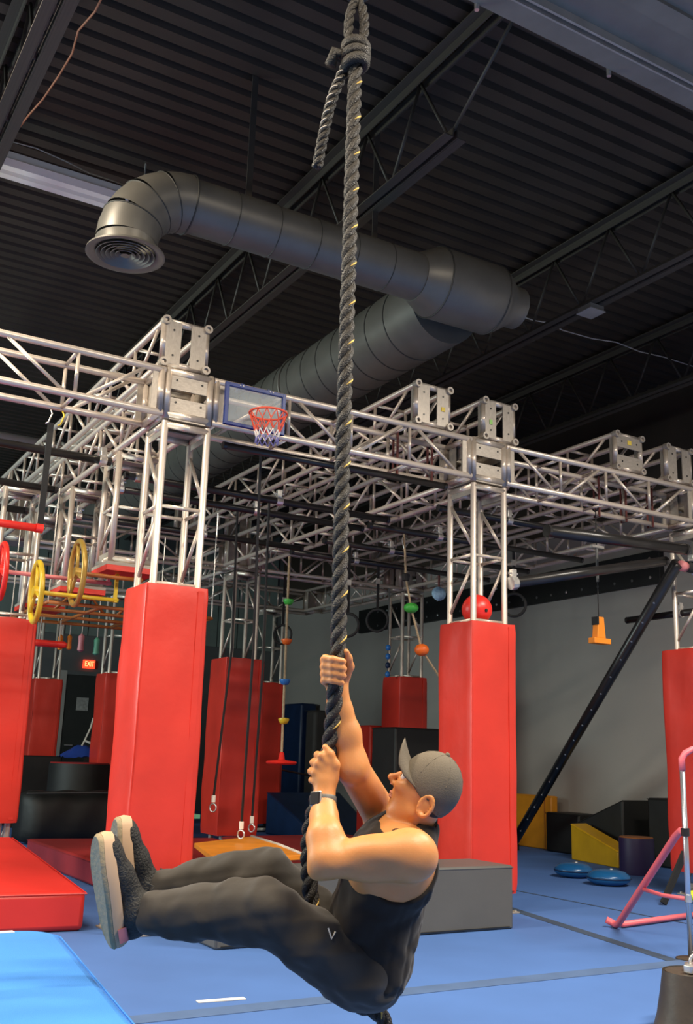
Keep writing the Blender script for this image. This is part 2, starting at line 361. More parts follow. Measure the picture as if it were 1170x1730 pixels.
for k, rr in enumerate((.145, .118, .092, .066, .04)): smooth_ang(MB().lathe([(rr-.006, -.012), (rr+.014, -.035), (rr+.017, -.033), (rr-.003, -.010)], ce+Vector((0, 0, -.05)), (0, 0, 1), 32, cap=False).build('louvre_ring', 'duct', df))
MB().lathe([(.022, -.03), (.026, -.036), (.001, -.04)], ce+Vector((0, 0, -.05)), (0, 0, 1), 16).build('centre_cone', 'duct', df)
for xx, lab in ((.3, 'flat steel hanger strap above the branch duct close to its elbow'), (1.2, 'flat steel hanger strap above the branch duct close to its tee')):
    tag(MB().box(xx-.02, xx+.02, YD-.002, YD+.002, ZD+.158, ZC).build('duct_hanger', 'joist', origin=(0, 0, 0)), lab, 'hanger', 'duct hanger straps')

# ------------------------------------------------------------------ truss frame
S, L, ZB = .267, 2.258, 2.86
X3, Y3 = Vector((1, 0, 0)), Vector((0, 1, 0)); Z3 = Vector((0, 0, 1))
def truss(name, label, o, e1, e2, e3, Lt, n, group, ends='v', flip=0, detail=2):
    t = thing(name, label, 'truss', o, group); P = lambda s, u, v: e1*s+e2*u+e3*v
    for u in (0, S):
        for v in (0, S): rod(t, 'chord', P(0, u, v), P(Lt, u, v), CHORD)
    bay = (Lt-.12)/n; s0 = .06
    for fi, (A, B) in enumerate(((lambda s, q: P(s, 0, q), 0), (lambda s, q: P(s, S, q), 0), (lambda s, q: P(s, q, 0), 1), (lambda s, q: P(s, q, S), 1))):
        if detail < 2 and fi == 3: continue
        for k in range(1, n): rod(t, 'strut', A(s0+k*bay, 0), A(s0+k*bay, S), BRACE)
        if B: continue
        for k in range(n):
            a, c = (s0+k*bay+.05, s0+(k+1)*bay-.05)
            up = (k+flip+B) % 2
            rod(t, 'diagonal_brace', A(a, 0 if up else S), A(c, S if up else 0), BRACE)
    for s in (.004, Lt-.004):
        for q in (S*.20, S*.80):
            if ends == 'v': plate(t, 'end_plate', P(s, q, S/2), e1*.008, e2*S*.36, e3*S*1.02)
            else: plate(t, 'end_plate', P(s, S/2, q), e1*.008, e2*S*1.02, e3*S*.36)
    for s in (.02, Lt-.02):
        for v in (0, S): rod(t, 'end_rail', P(s, 0, v), P(s, S, v), CHORD)
        for u in (0, S): rod(t, 'end_rail', P(s, u, 0), P(s, u, S), CHORD)
    for s in (.045, Lt-.045):
        for u in (0, S): plate(t, 'gusset_plate', P(s, u, S/2), e1*.06, e2*.008, e3*(S-.03))
    return t
def open_end(t, e1, e2, e3, s=0):
    """bolt holes and ferrules on an exposed truss end"""
    for u in (0, S):
        for v in (0, S):
            c = e1*s+e2*u+e3*v
            rod(t, 'ferrule', c-e1*.018, c+e1*.03, FERR)
    for u in (.2, .8):
        for v in (.2, .8): c = e2*S*u+e3*S*v; rod(t, 'bolt', c-e1*.003, c+e1*.004, RIVET)
def block(i, j, label, X=None, Y=None):
    X = i*L if X is None else X; Y = j*L if Y is None else Y
    t = thing('truss_corner_block', label, 'corner block', (X, Y, ZB), 'corner blocks joining the trusses')
    P = lambda a, b_, c: Vector((a, b_, c))*S
    for a in (0, 1):
        for c in (0, 1):
            rod(t, 'post', P(a, c, 0)-Z3*.03, P(a, c, 1)+Z3*.02, CHORD)
            rod(t, 'rail', P(0, a, c), P(1, a, c), CHORD); rod(t, 'rail', P(a, 0, c), P(a, 1, c), CHORD)
    for yy in (0, 1):
        for zz in (.24, .76):
            plate(t, 'face_plate', P(.5, yy, zz), X3*S*.86, Y3*.007, Z3*S*.32)
            if yy == 0:
                for xx in (.2, .8): rod(t, 'bolt', P(xx, 0, zz+.06)-Y3*.006, P(xx, 0, zz+.06), RIVET)
    for xx in (0, 1):
        for zz in (.24, .76): plate(t, 'face_plate', P(xx, .5, zz), X3*.007, Y3*S*.86, Z3*S*.32)
    plate(t, 'base_plate', P(.5, .5, -.10), X3*S*1.05, Y3*S*1.05, Z3*.008)
    return t
BEAM = 'beams of the silver truss frame'
G = .022
truss('truss_beam', 'silver box truss beam above the hanging red bar and wheels', (-L+S+G, 0, ZB), X3, Y3, Z3, L-S-2*G, 4, BEAM, flip=0)
truss('truss_beam', 'silver box truss beam carrying the mini basketball hoop', (S+G, 0, ZB), X3, Y3, Z3, L-S-2*G, 4, BEAM, flip=1)
truss('truss_beam', 'silver box truss beam above the hanging orange hold', (L+S+G, 0, ZB), X3, Y3, Z3, L-S-2*G, 4, BEAM, flip=0)
block(0, 0, 'corner block where the hoop beam meets the wheel beam'); block(1, 0, 'corner block above the column holding the red ball'); block(2, 0, 'corner block above the column with the short black grab bar')
YR = 4.25
truss('truss_beam', 'silver box truss beam receding over the short drop trusses', (0, S+G, ZB), Y3, X3, Z3, YR-S-2*G, 8, BEAM)
truss('truss_beam', 'silver box truss beam receding from the red ball column', (L, S+G, ZB), Y3, X3, Z3, YR-S-2*G, 8, BEAM)
truss('truss_beam', 'silver box truss beam receding along the grey wall above the black peg board', (2*L, S+G, ZB), Y3, X3, Z3, YR-S-2*G, 8, BEAM)
XC = 2.40
truss('truss_beam', 'rear silver box truss beam on the far side of the drop trusses', (S+G, YR, ZB), X3, Y3, Z3, XC-S-2*G, 4, BEAM, detail=1)
truss('truss_beam', 'rear silver box truss beam above the disc climbing rope', (XC+S+G, YR, ZB), X3, Y3, Z3, 2*L-XC-S-2*G, 4, BEAM, detail=1)
block(0, 1, 'rear corner block at the far end of the beam with drop trusses', 0, YR); block(1, 1, 'rear corner block on the column beside the disc climbing rope', XC, YR); block(2, 1, 'rear corner block on the column beside the ball climbing rope', 2*L, YR)
# farther bay
truss('truss_beam', 'far dim truss beam receding behind the disc climbing rope', (XC, YR+S+G, ZB), Y3, X3, Z3, 2.1, 4, BEAM, detail=1)
truss('truss_beam', 'far dim truss beam receding behind the ball climbing rope', (2*L, YR+S+G, ZB), Y3, X3, Z3, 2.1, 4, BEAM, detail=1)
truss('truss_beam', 'far dim cross truss beam in front of the exit door wall', (.3, 6.65, ZB), X3, Y3, Z3, 4.4, 8, BEAM, detail=1)
# upper cross trusses lying on the frame
ZT = ZB+S+.050
UPG = 'upper trusses laid across the frame'
for X, ends, lab, Lt in ((-.04, 'v', 'upper box truss with open end standing on the corner above the wheel side column', 4.5), (1.78, 'v', 'upper box truss whose open end shows one yellow sticker on a vertical plate', 4.5), (2.36, 'v', 'upper box truss whose open end shows a green sticker', 4.5),
                         (3.65, 'h', 'upper box truss whose open end has level plates with a yellow sticker', 4.5), (4.21, 'v', 'upper box truss at the corner over the short black grab bar', 4.5)):
    t = truss('upper_truss', lab, (X, 0, ZT), Y3, X3, Z3, Lt, 9, UPG, ends); open_end(t, Y3, X3, Z3)
    if X == 1.78: plate(t, 'sticker', (S*.8, -.003, S*.45), X3*.03, Y3*.003, Z3*.03, None).data = unit_cube('sticker', 'sticker_y')
    if X == 2.36: plate(t, 'sticker', (S*.2, -.003, S*.42), X3*.025, Y3*.003, Z3*.035, None).data = unit_cube('sticker', 'sticker_g')
    if X == 3.65: plate(t, 'sticker', (S*.5, -.003, S*.8), X3*.04, Y3*.003, Z3*.035, None).data = unit_cube('sticker', 'sticker_y')
# columns
COLG = 'upright trusses carrying the frame'
ZCOL = ZB-.045
columns = [('hoop', 0, 0, 'upright truss column rising from the bright red pad beside the climber', ZCOL), ('ball', L, 0, 'upright truss column with a red ball inside it', ZCOL), ('bar', 2*L, 0, 'upright truss column with a short black grab bar clamped on', ZCOL),
           ('disc', XC, YR, 'rear upright truss column beside the disc climbing rope', ZCOL), ('ballrope', 2*L, YR, 'rear upright truss column behind the ball climbing rope', ZCOL)]
for nm, X, Y, lab, zt in columns:
    truss('truss_column', lab, (X, Y, .012), Z3, X3, Y3, zt-.012, 6, COLG, 'h', detail=2)
pE = at_z(184, 1137, 1.849); pF = at_z(65, 1146, 1.849); pD = at_z(442, 1153, 1.849)
truss('truss_column', 'far upright truss column to one side of the exit door', (pE.x, pE.y, .012), Z3, X3, Y3, ZCOL-.012, 6, COLG, 'h', detail=1)
truss('truss_column', 'farthest upright truss column, slim, left of the exit door wall', (pF.x, pF.y, .012), Z3, X3, Y3, ZCOL-.012, 6, COLG, 'h', detail=1)
truss('truss_column', 'far upright truss column behind the disc rope column', (pD.x, pD.y, .012), Z3, X3, Y3, ZCOL-.012, 6, COLG, 'h', detail=1)
truss('truss_column', 'upright truss column behind the yellow wheel', (-.42, 2.2, .012), Z3, X3, Y3, 2.835, 6, COLG, 'h', detail=2)
for Y, lab in ((.82, 'short drop truss hanging nearest the wheel side corner, ending in a red plate'), (1.90, 'short drop truss hanging second from the wheel side corner'), (2.98, 'short drop truss hanging third from the wheel side corner')):
    t = truss('drop_truss', lab, (0, Y, 2.10), Z3, X3, Y3, ZB-2.10-.03, 2, 'short trusses dropping from the receding beam', 'h')
    plate(t, 'foot_plate', (S/2, S/2, -.012), X3*S*1.25, Y3*S*1.25, Z3*.02); plate(t, 'red_pad', (S/2, S/2, -.04), X3*S*1.25, Y3*S*1.25, Z3*.035).data = unit_cube('red_pad', 'red')

# ------------------------------------------------------------------ red pillar pads
def pad(name, label, X, Y, z0, z1, mt, group, P_=.379, seed=0, bulge=.004):
    o = (P_-S)/2; x0, y0 = X-o, Y-o
    loop = []
    rc = .018
    for cx_, cy_, a0 in ((P_-rc, P_-rc, 0), (rc, P_-rc, 90), (rc, rc, 180), (P_-rc, rc, 270)):
        for k in range(4):
            a = math.radians(a0+30*k); loop.append((cx_+rc*math.cos(a), cy_+rc*math.sin(a), math.cos(a), math.sin(a)))
        # straight run to next corner
        nx, ny = {0: (-1, 0), 90: (0, -1), 180: (1, 0), 270: (0, 1)}[a0]
        nn = {0: (0, 1), 90: (-1, 0), 180: (0, -1), 270: (1, 0)}[a0]
        bx_, by_ = loop[-1][0], loop[-1][1]
        for k in range(1, 7): q = (P_-2*rc)*k/7; loop.append((bx_+nx*q, by_+ny*q, nn[0], nn[1]))
    n = len(loop); nz = 30; vs = []
    for k in range(nz+1):
        z = z0+(z1-z0)*k/nz
        for (lx, ly, nx, ny) in loop:
            f = abs(k/nz-.5)*2
            e = noise.noise(Vector((lx*5+seed*7, ly*5, z*2.6)))*.010*bulge/.004 + noise.noise(Vector((lx*16+seed, ly*16+z*3, z*5)))*.005*(.25+f**3)
            if k in (0, nz): e -= .006
            vs.append((x0+lx+nx*e, y0+ly+ny*e, z+(.008*noise.noise(Vector((lx*8, ly*8, seed))) if k in (0, nz) else 0)))
    fs = [(k*n+i, k*n+(i+1) % n, (k+1)*n+(i+1) % n, (k+1)*n+i) for k in range(nz) for i in range(n)]
    # inner sleeve
    th = .042; o2 = len(vs)
    for z in (z1-.004, z0+.004):
        for (lx, ly, nx, ny) in loop:
            vs.append((x0+P_/2+(lx-P_/2)*(1-2*th/P_), y0+P_/2+(ly-P_/2)*(1-2*th/P_), z))
    fs += [(nz*n+i, nz*n+(i+1) % n, o2+(i+1) % n, o2+i) for i in range(n)]
    fs += [(o2+i, o2+(i+1) % n, o2+n+(i+1) % n, o2+n+i) for i in range(n)]
    fs += [(o2+n+i, o2+n+(i+1) % n, (i+1) % n, i) for i in range(n)]
    t = thing(name, label, 'pad', (X, Y, z0), group)
    smooth_ang(MB().add(vs, fs).build('pad_cover', mt, t), 50)
    MB().tube([(x0+.004, y0+.004, z0+.01), (x0+.004, y0+.004, (z0+z1)/2), (x0+.004, y0+.004, z1-.01)], .004, 6).build('corner_piping', mt, t)
    MB().box(x0+P_-.07, x0+P_-.035, y0-.005, y0-.001, z0+.02, z1-.02).build('closure_flap', mt, t)
    return t
PG = 'red vinyl pads wrapped round truss columns'
pad('column_pad', 'bright red vinyl pad wrapped round the column beside the climber’s shoes', 0, 0, .30, 1.849, 'red', PG, seed=1)
pad('column_pad', 'bright red vinyl pad round the column holding the red ball, behind the charcoal block', L, 0, .12, 1.849, 'red', PG, seed=2, bulge=.003)
pad('column_pad', 'red vinyl pad on the column beside the pink gymnastics bar', 2*L, 0, .17, 1.849, 'red', PG, P_=.45, seed=3)
pad('column_pad', 'red vinyl pad on the column behind the yellow wheel', -.42, 2.2, .42, 1.849, 'red', PG, seed=4)
pad('column_pad', 'red vinyl pad on the rear column beside the disc climbing rope', XC, YR, .15, 1.90, 'red', PG, P_=.44, seed=5, bulge=.007)
pad('column_pad', 'red vinyl pad on the rear column behind the ball climbing rope', 2*L, YR, .15, 1.849, 'red', PG, seed=6, bulge=.001)
pad('column_pad', 'red vinyl pad beside the exit door', pE.x, pE.y, .1, 1.849, 'red', PG, seed=7)
pad('column_pad', 'red creased vinyl pad on the farthest slim column', pF.x, pF.y, .1, 1.849, 'red', PG, seed=8)
pad('column_pad', 'red vinyl pad half hidden behind the disc rope column', pD.x, pD.y, .1, 1.849, 'red', PG, seed=9)
#MARK_PART2
# ------------------------------------------------------------------ mats and blocks on the floor
def prism_thing(name, label, cat, top, z0, mt, bevel=.012, group=None):
    """one solid mat: top outline (3D points, any heights) dropped to z0"""
    P = [Vector(p) for p in top]; n = len(P)
    b = MB().add(P+[Vector((p.x, p.y, z0)) for p in P], [tuple(range(n)), tuple(range(2*n-1, n-1, -1))]+[(i, n+i, n+(i+1) % n, (i+1) % n) for i in range(n)])
    c = sum(P, Vector())/n
    t = thing(name, label, cat, (c.x, c.y, z0), group)
    smooth_ang(b.build('mat_body', mt, t, bevel=bevel))
    # seam piping around the top edge
    MB().tube([p+Vector((0, 0, -.012)) for p in P], .004, 5, closed=True).build('edge_piping', mt, t)
    return t
def box_thing(name, label, cat, x0, x1, y0, y1, z0, z1, mt, bevel=.015, group=None):
    return prism_thing(name, label, cat, [(x0, y0, z1), (x1, y0, z1), (x1, y1, z1), (x0, y1, z1)], z0, mt, bevel, group)
gb = box_thing('foam_block', 'long charcoal vinyl foam block in front of the red ball column', 'mat', .27, 2.14, -.53, -.12, 0, .35, 'grey_vinyl', .012)
MB().box(.30, 2.11, -.535, -.531, .012, .016).build('seam', 'black_vinyl', gb)
# inclined red mat
c1 = Vector((-.16, .21, .20)); c2 = at_y(22, 1413, 1.90); c3 = Vector((-2.4, 1.98, c2.z)); c4 = Vector((-2.6, .40, .20))
prism_thing('crash_mat', 'bright red inclined crash mat beside the blue carpeted block', 'mat', [c1, c2, c3, c4], 0, 'red_mat', .03)
prism_thing('landing_mat', 'dark red flat landing mat behind the bright red column', 'mat', [Vector((.42, 1.25, .17)), Vector((2.0, 1.45, .17)), Vector((2.1, 3.75, .17)), Vector((.42, 3.9, .17))], 0, 'red_dark', .02)
prism_thing('landing_mat', 'red landing mat under the rear column beside the navy mats', 'mat', [Vector((2.25, 1.7, .17)), Vector((3.5, 1.9, .17)), Vector((3.7, 4.0, .17)), Vector((2.25, 3.9, .17))], 0, 'red_dark', .02)
# blue carpeted block with rounded corner
b = []
for k in range(7):
    a = math.radians(0+15*k); b.append(Vector((-.95+.14*math.cos(a), -1.62+.14*math.sin(a), .30)))
b += [Vector((-2.6, -1.44, .30)), Vector((-2.7, -3.6, .30)), Vector((-1.06, -3.6, .30))]
bb = prism_thing('carpet_block', 'bright blue carpeted block with a white mark on its corner', 'mat', b, 0, 'blue_soft', .03)
p = at_z(8, 1574, .302); MB().box(p.x-.06, p.x+.03, p.y-.02, p.y+.015, .3005, .3025).build('white_mark', 'white', bb)
q = at_z(372, 1690, .002)
p0, p1 = at_z(333, 1693, .001), at_z(413, 1687, .001)
dv = (p1-p0).normalized(); sv = Vector((-dv.y, dv.x, 0))*.017
tag(MB().prism([p0-sv, p1-sv, p1+sv, p0+sv], (0, 0, .003)).build('floor_tape', 'white'), 'short white tape strip stuck on the blue floor', 'tape')
# base plates of the near columns
for X, Y, lab in ((0, 0, 'pale metal base plate under the bright red column beside the shoes'), (L, 0, 'pale metal base plate under the red ball column'), (2*L, 0, 'pale metal base plate under the column beside the pink bar'), (-.42, 2.2, 'pale metal base plate under the column behind the yellow wheel'), (XC, YR, 'pale metal base plate under the disc rope column')):
    t = thing('base_plate', lab, 'base plate', (X+S/2, Y+S/2, 0), 'base plates under truss columns')
    MB().box(X-.06, X+S+.06, Y-.06, Y+S+.06, 0, .010).build('plate_body', 'plate', t, bevel=.002)
    for a in (-.04, S+.04):
        for c in (-.04, S+.04): MB().tube([(X+a, Y+c, .010), (X+a, Y+c, .02)], .009, 6).build('anchor_bolt', 'chrome', t)
# left background
bp = []
tb = thing('bolster', 'long black wrinkled bolster mat behind the red inclined mat', 'mat', (1.2, 5.4, 0))
b = MB(); nseg = 26; ring = 20
for i in range(nseg+1):
    f = i/nseg; xx = .62+1.5*f; e = min(1, min(f, 1-f)*9)**.5
    for k in range(ring):
        a = 2*math.pi*k/ring; ca, sa = math.cos(a), math.sin(a)
        rx = .30*abs(ca)**.6*(1 if ca > 0 else -1); rz = .255*abs(sa)**.6*(1 if sa > 0 else -1)
        wv = 1+.03*math.sin(f*26+a*3)
        b.v.append((xx, 5.35+rx*e*wv+.2*f, .262+rz*(e*.25+.75)*wv))
b.f = [(i*ring+k, i*ring+(k+1) % ring, (i+1)*ring+(k+1) % ring, (i+1)*ring+k) for i in range(nseg) for k in range(ring)]+[tuple(range(ring)), tuple(nseg*ring+k for k in range(ring))]
b.build('bolster_body', 'black_vinyl', tb, smooth=True)
MB().tube([(.66, 5.06, .5), (1.3, 5.16, .51), (2.05, 5.26, .5)], .006, 5).build('top_seam', 'grey_vinyl', tb)
pc = at_y(135, 1290, 6.25)
t = thing('foam_drum', 'black foam drum with a dark red top behind the black bolster', 'mat', (pc.x, 6.25, 0))
smooth_ang(MB().lathe([(.33, 0), (.335, .02), (.335, pc.z-.02), (.33, pc.z)], (pc.x, 6.25, 0), n=36).build('drum_body', 'black_vinyl', t)); MB().lathe([(.33, 0), (.32, .012)], (pc.x, 6.25, pc.z), n=36).build('drum_top', 'red_dark', t)
p = at_y(72, 1277, 7.6); box_thing('foam_box', 'black foam box with grey top beside the black drum', 'mat', p.x-.35, p.x+.22, 7.5, 8.1, 0, p.z, 'black_vinyl')
p = at_y(185, 1272, 7.9); box_thing('foam_box', 'black foam box behind the drum under the blue cloth', 'mat', p.x-.25, p.x+.5, 7.7, 8.2, 0, p.z-.02, 'black_vinyl')
# blue cloth heap
p = at_y(132, 1278, 7.45)
t = thing('blue_cloth', 'royal blue folded cloth lying on the black foam behind the drum', 'cloth', (p.x, 7.45, p.z))
b = MB(); n = 14
for i in range(n):
    for j in range(n):
        u, v = i/(n-1)*2-1, j/(n-1)*2-1
        b.v.append((p.x+u*.22, 7.45+v*.2, p.z-.02+max(0, .20*(1-.8*u*u)*(1-v*v*.9)*(.8+.35*u)+.03*noise.noise(Vector((u*3, v*3, 1))))))
b.f = [(i*n+j, i*n+j+1, (i+1)*n+j+1, (i+1)*n+j) for i in range(n-1) for j in range(n-1)]
b.build('cloth_fold', 'royal', t, smooth=True)
MB().tube([(p.x+.02, 7.4, p.z+.13), at_y(143, 1251, 7.4), at_y(153, 1230, 7.4), at_y(158, 1213, 7.4)], .012, 6).build('cord', 'white_yarn', t)
MB().tube([at_y(143, 1251, 7.39), at_y(156, 1257, 7.39)], .014, 6).build('cord_end', 'white', t)
# stand behind rear columns: navy mats on the side wall
pa, pb_, pt = at_x(462, 1345, 6.1), at_x(512, 1345, 6.1), at_x(486, 1190, 6.1)
box_thing('upright_mat', 'tall navy blue mat standing against the grey side wall', 'mat', 6.0, 6.3, pb_.y, pa.y, 0, pt.z, 'navy', .04)
pc, pd = at_x(531, 1345, 6.1), at_x(522, 1200, 6.1)
box_thing('upright_mat', 'grey brown mat standing next to the tall navy mat', 'mat', 6.05, 6.3, pc.y, pb_.y-.05, 0, pd.z, 'grey_brown', .06)
zz = .45
P = [at_z(430, 1358, zz), at_z(523, 1352, zz), at_z(508, 1395, .26), at_z(490, 1413, .05)]
prism_thing('wedge_mat', 'navy blue wedge mat lying in front of the tall navy mat', 'mat', [Vector((3.85, 6.2, .5)), Vector((5.0, 6.4, .5)), Vector((4.75, 5.05, .06)), Vector((4.0, 5.2, .06))], 0, 'navy', .02)
p0 = at_y(457, 1297, pD.y+.1); p1 = at_x(522, 1310, 5.98)
tag(MB().tube([p0, p1], .014, 8).build('tension_strap', 'strap_red', smooth=True), 'thin dull red strap crossing in front of the tall navy mat', 'strap')
# black box + dark red pad behind the cap
p = at_y(668, 1228, 3.3); q = at_y(740, 1232, 3.3)
box_thing('foam_box', 'tall black foam box in front of the rear column behind the cap', 'mat', p.x, q.x+.12, 3.3, 3.75, 0, p.z, 'black_vinyl', .02)
p = at_y(625, 1225, 4.66); box_thing('foam_box', 'small red foam box half hidden behind the rear column pad', 'mat', p.x, p.x+.45, 4.66, 4.92, 0, p.z, 'red', .02)
p = at_x(618, 1262, XW-.002); tag(MB().lathe([(.16, 0), (.15, .04), (.09, .09), (.02, .11)], p, (-1, 0, 0), n=16).build('wall_hold', 'green', smooth=True), 'round green climbing hold on the grey wall past the raised elbow', 'climbing hold')
prism_thing('folding_mat', 'navy folding mat on the floor beyond the climber’s arm', 'mat', [Vector((4.95, 4.0, .30)), Vector((5.8, 4.1, .30)), Vector((5.8, 4.9, .12)), Vector((4.95, 4.9, .12))], 0, 'navy', .02)
# right background mats
pa, pb_ = at_x(937, 1345, 6.2), at_x(868, 1335, 6.2)
t = box_thing('panel_mat', 'orange panel mat leaning on the grey side wall', 'mat', 6.14, 6.24, pa.y, pb_.y+.3, 0, pa.z, 'orange_vinyl', .015)
MB().box(6.135, 6.139, pa.y+.10, pa.y+.115, .02, pa.z-.02).build('fold_seam', 'rust', t)
p = at_x(940, 1371, 6.2); q = at_x(1010, 1375, 6.2)
box_thing('beam_mat', 'long low black mat along the foot of the grey wall', 'mat', 6.0, 6.34, at_x(992, 1390, 6.1).y+.03, pa.y-.06, 0, p.z, 'black_vinyl', .02)
yl, yr = at_z(965, 1452, 0), at_z(1044, 1467, 0)
h0, h1 = on_vert(965, 1391, yl), on_vert(1044, 1438, yr)
dv = Vector((.42, .12, 0))
prism_thing('wedge_mat', 'yellow wedge mat on the floor beside the dark purple drum', 'mat', [Vector((yl.x, yl.y, h0)), Vector((yr.x, yr.y, h1)), Vector((yr.x+.26, yr.y+.05, h1)), Vector((yl.x+.26, yl.y+.05, h0))], 0, 'yellow_vinyl', .01)
ba, bb_, bc_ = at_x(992, 1390, 6.1), at_x(1072, 1351, 6.1), at_x(1082, 1351, 6.1)
prism_thing('wedge_mat', 'large black wedge mat sloping up beside the yellow wedge', 'mat', [Vector((5.92, ba.y, ba.z)), Vector((5.92, bb_.y, bb_.z)), Vector((6.34, bb_.y, bb_.z)), Vector((6.34, ba.y, ba.z))], 0, 'black_vinyl', .02)
p = at_x(1082, 1347, 5.9); box_thing('foam_box', 'black foam box between the black wedge and the red column pad', 'mat', 5.95, 6.33, p.y-.75, min(p.y, bb_.y)-.03, 0, p.z, 'black_vinyl', .02)
p = at_z(1070, 1480, 0); hz = on_vert(1068, 1417, p)
t = thing('foam_drum', 'small dark purple foam drum with an orange top', 'mat', p+Vector((.15, .1, 0)))
smooth_ang(MB().lathe([(.15, 0), (.155, .02), (.155, hz-.02), (.15, hz)], p+Vector((.15, .1, 0)), n=28).build('drum_body', 'purple', t)); MB().lathe([(.15, 0), (.145, .008)], p+Vector((.15, .1, hz)), n=28).build('drum_top', 'rust', t)
for (px, py, r, lab) in ((969, 1480, .165, 'shiny blue balance disc nearer the yellow wedge'), (1028, 1493, .175, 'shiny blue balance disc nearer the pink bar foot')):
    p = at_z(px, py, 0.01); t = thing('balance_disc', lab, 'balance disc', (p.x, p.y, 0), 'blue balance discs on the floor')
    smooth_ang(MB().lathe([(.4*r, .0), (.75*r, .012), (.97*r, .035), (r, .055), (.96*r, .078), (.75*r, .105), (.4*r, .118), (.1*r, .12)], (p.x, p.y, 0), n=36).build('disc_body', 'blue_ball', t), 70)
    MB().torus((p.x, p.y, .056), (0, 0, 1), r*.995, .006, 36, 6).build('rim_seam', 'navy', t, smooth=True); MB().lathe([(.012, .117), (.010, .124), (.001, .125)], (p.x+.03, p.y, 0), n=10).build('valve', 'white', t)

# ------------------------------------------------------------------ pink gymnastics bar (kip bar)
U = at_z(1167, 1621, 0)
t = thing('gymnastics_bar', 'pink junior gymnastics bar with a steel upright and angled brace', 'gymnastics bar', U)
zc = on_vert(1163, 1406, U); ztop = on_vert(1160, 1272, U); ft = at_z(1040, 1563, 0.02); ft.z = .022
smooth_ang(MB().lathe([(.075, 0), (.075, .006), (.03, .014)], U, n=24).build('base_disc', 'brown_cloth', t))
MB().tube([U+Vector((0, 0, .01)), U+Vector((0, 0, ztop-.08))], .014, 12).build('upright', 'pole', t, smooth=True)
rx_ = Vector((.9, -.45, 0)).normalized()
MB().tube([U+Vector((0, 0, ztop-.09)), U+Vector((0, 0, ztop-.03)), U+rx_*.02+Vector((0, 0, ztop-.002)), U+rx_*.06+Vector((0, 0, ztop+.02)), U+rx_*.5+Vector((0, 0, ztop+.02))], .017, 12).build('top_rail', 'pink', t, smooth=True)
MB().tube([U+Vector((0, 0, zc-.02)), U+Vector((0, 0, zc+.02))], .022, 12).build('clamp', 'black_pipe', t); dd = (ft-U); dd.z = 0
MB().tube([U+Vector((0, 0, zc)), U+dd*.05+Vector((0, 0, zc+.002)), U+dd*.12+Vector((0, 0, zc-.03)), ft+Vector((0, 0, .012))-dd*.04, ft, ft+dd.normalized()*.045+Vector((0, 0, .002)), ft+dd.normalized()*.05+Vector((-.03, .02, .02))], .02, 10).build('brace', 'pink', t, smooth=True)
pm = U.lerp(ft, .62); zm = on_vert(1085, 1501, pm)
MB().tube([Vector((pm.x, pm.y, zm)), Vector((pm.x, pm.y, zm-.02)).lerp(U+Vector((0, 0, on_vert(1163, 1519, U))), .5), U+Vector((0, 0, on_vert(1163, 1519, U)))], .011, 8).build('cross_strut', 'pink', t, smooth=True)
MB().tube([U+Vector((0, 0, on_vert(1163, 1512, U))), U+Vector((0, 0, on_vert(1163, 1524, U)))], .019, 10).build('clamp', 'chrome', t)
MB().tube([ft+Vector((.05, 0, .0)), Vector((3.62, -.60, .022))], .017, 10).build('floor_rail', 'pink', t, smooth=True)
# dark covered post at the frame's lower corner
c = Vector((1.29, -2.58, 0))
hz = .2
t = thing('covered_post', 'dark brown covered post foot with a shiny clamp on top', 'post', c)
zt_ = on_vert(1150, 1640, c)
smooth_ang(MB().lathe([(.15, 0), (.135, .05), (.12, .13), (.11, .2), (.105, zt_-.02), (.10, zt_), (.04, zt_+.002)], c, n=24).build('cover', 'brown_cloth', t), 60)
MB().tube([c+Vector((0, 0, zt_-.01)), c+Vector((.0, 0, zt_+.03))], .03, 10).build('clamp_ring', 'chrome', t, smooth=True)
MB().obox(c+Vector((-.03, -.03, zt_+.018)), (.035, 0, 0), (0, .018, 0), (0, 0, .014)).build('clamp_jaw', 'chrome', t, bevel=.004)
MB().torus(c+Vector((.0, -.02, zt_+.04)), (.3, .9, .2), .028, .006, 20, 6).build('shackle', 'chrome', t, smooth=True)
MB().obox(c+Vector((-.106, -.02, zt_-.05)), (.002, 0, 0), (0, .014, 0), (0, 0, .022)).build('patch', 'tape_pink', t)
# strap and bright ball near the third column
p = at_y(1133, 1502, .1)
tag(MB().ball((p.x, p.y-.2, max(.05, p.z-.02)), .035, n=14, m=8).build('small_ball', 'fluo', smooth=True), 'small fluorescent yellow ball tied beside the pink bar', 'ball')
a, b2 = at_y(1156, 1440, -.096), at_y(1119, 1508, -.096); b2.z = .012
tag(MB().obox(((Vector(a)+Vector(b2))/2), ((Vector(a)-Vector(b2))/2), (0, .01, 0), (.022, 0, -.012)).build('webbing_strap', 'black'), 'black webbing strap slanting across the foot of a red column pad', 'strap')

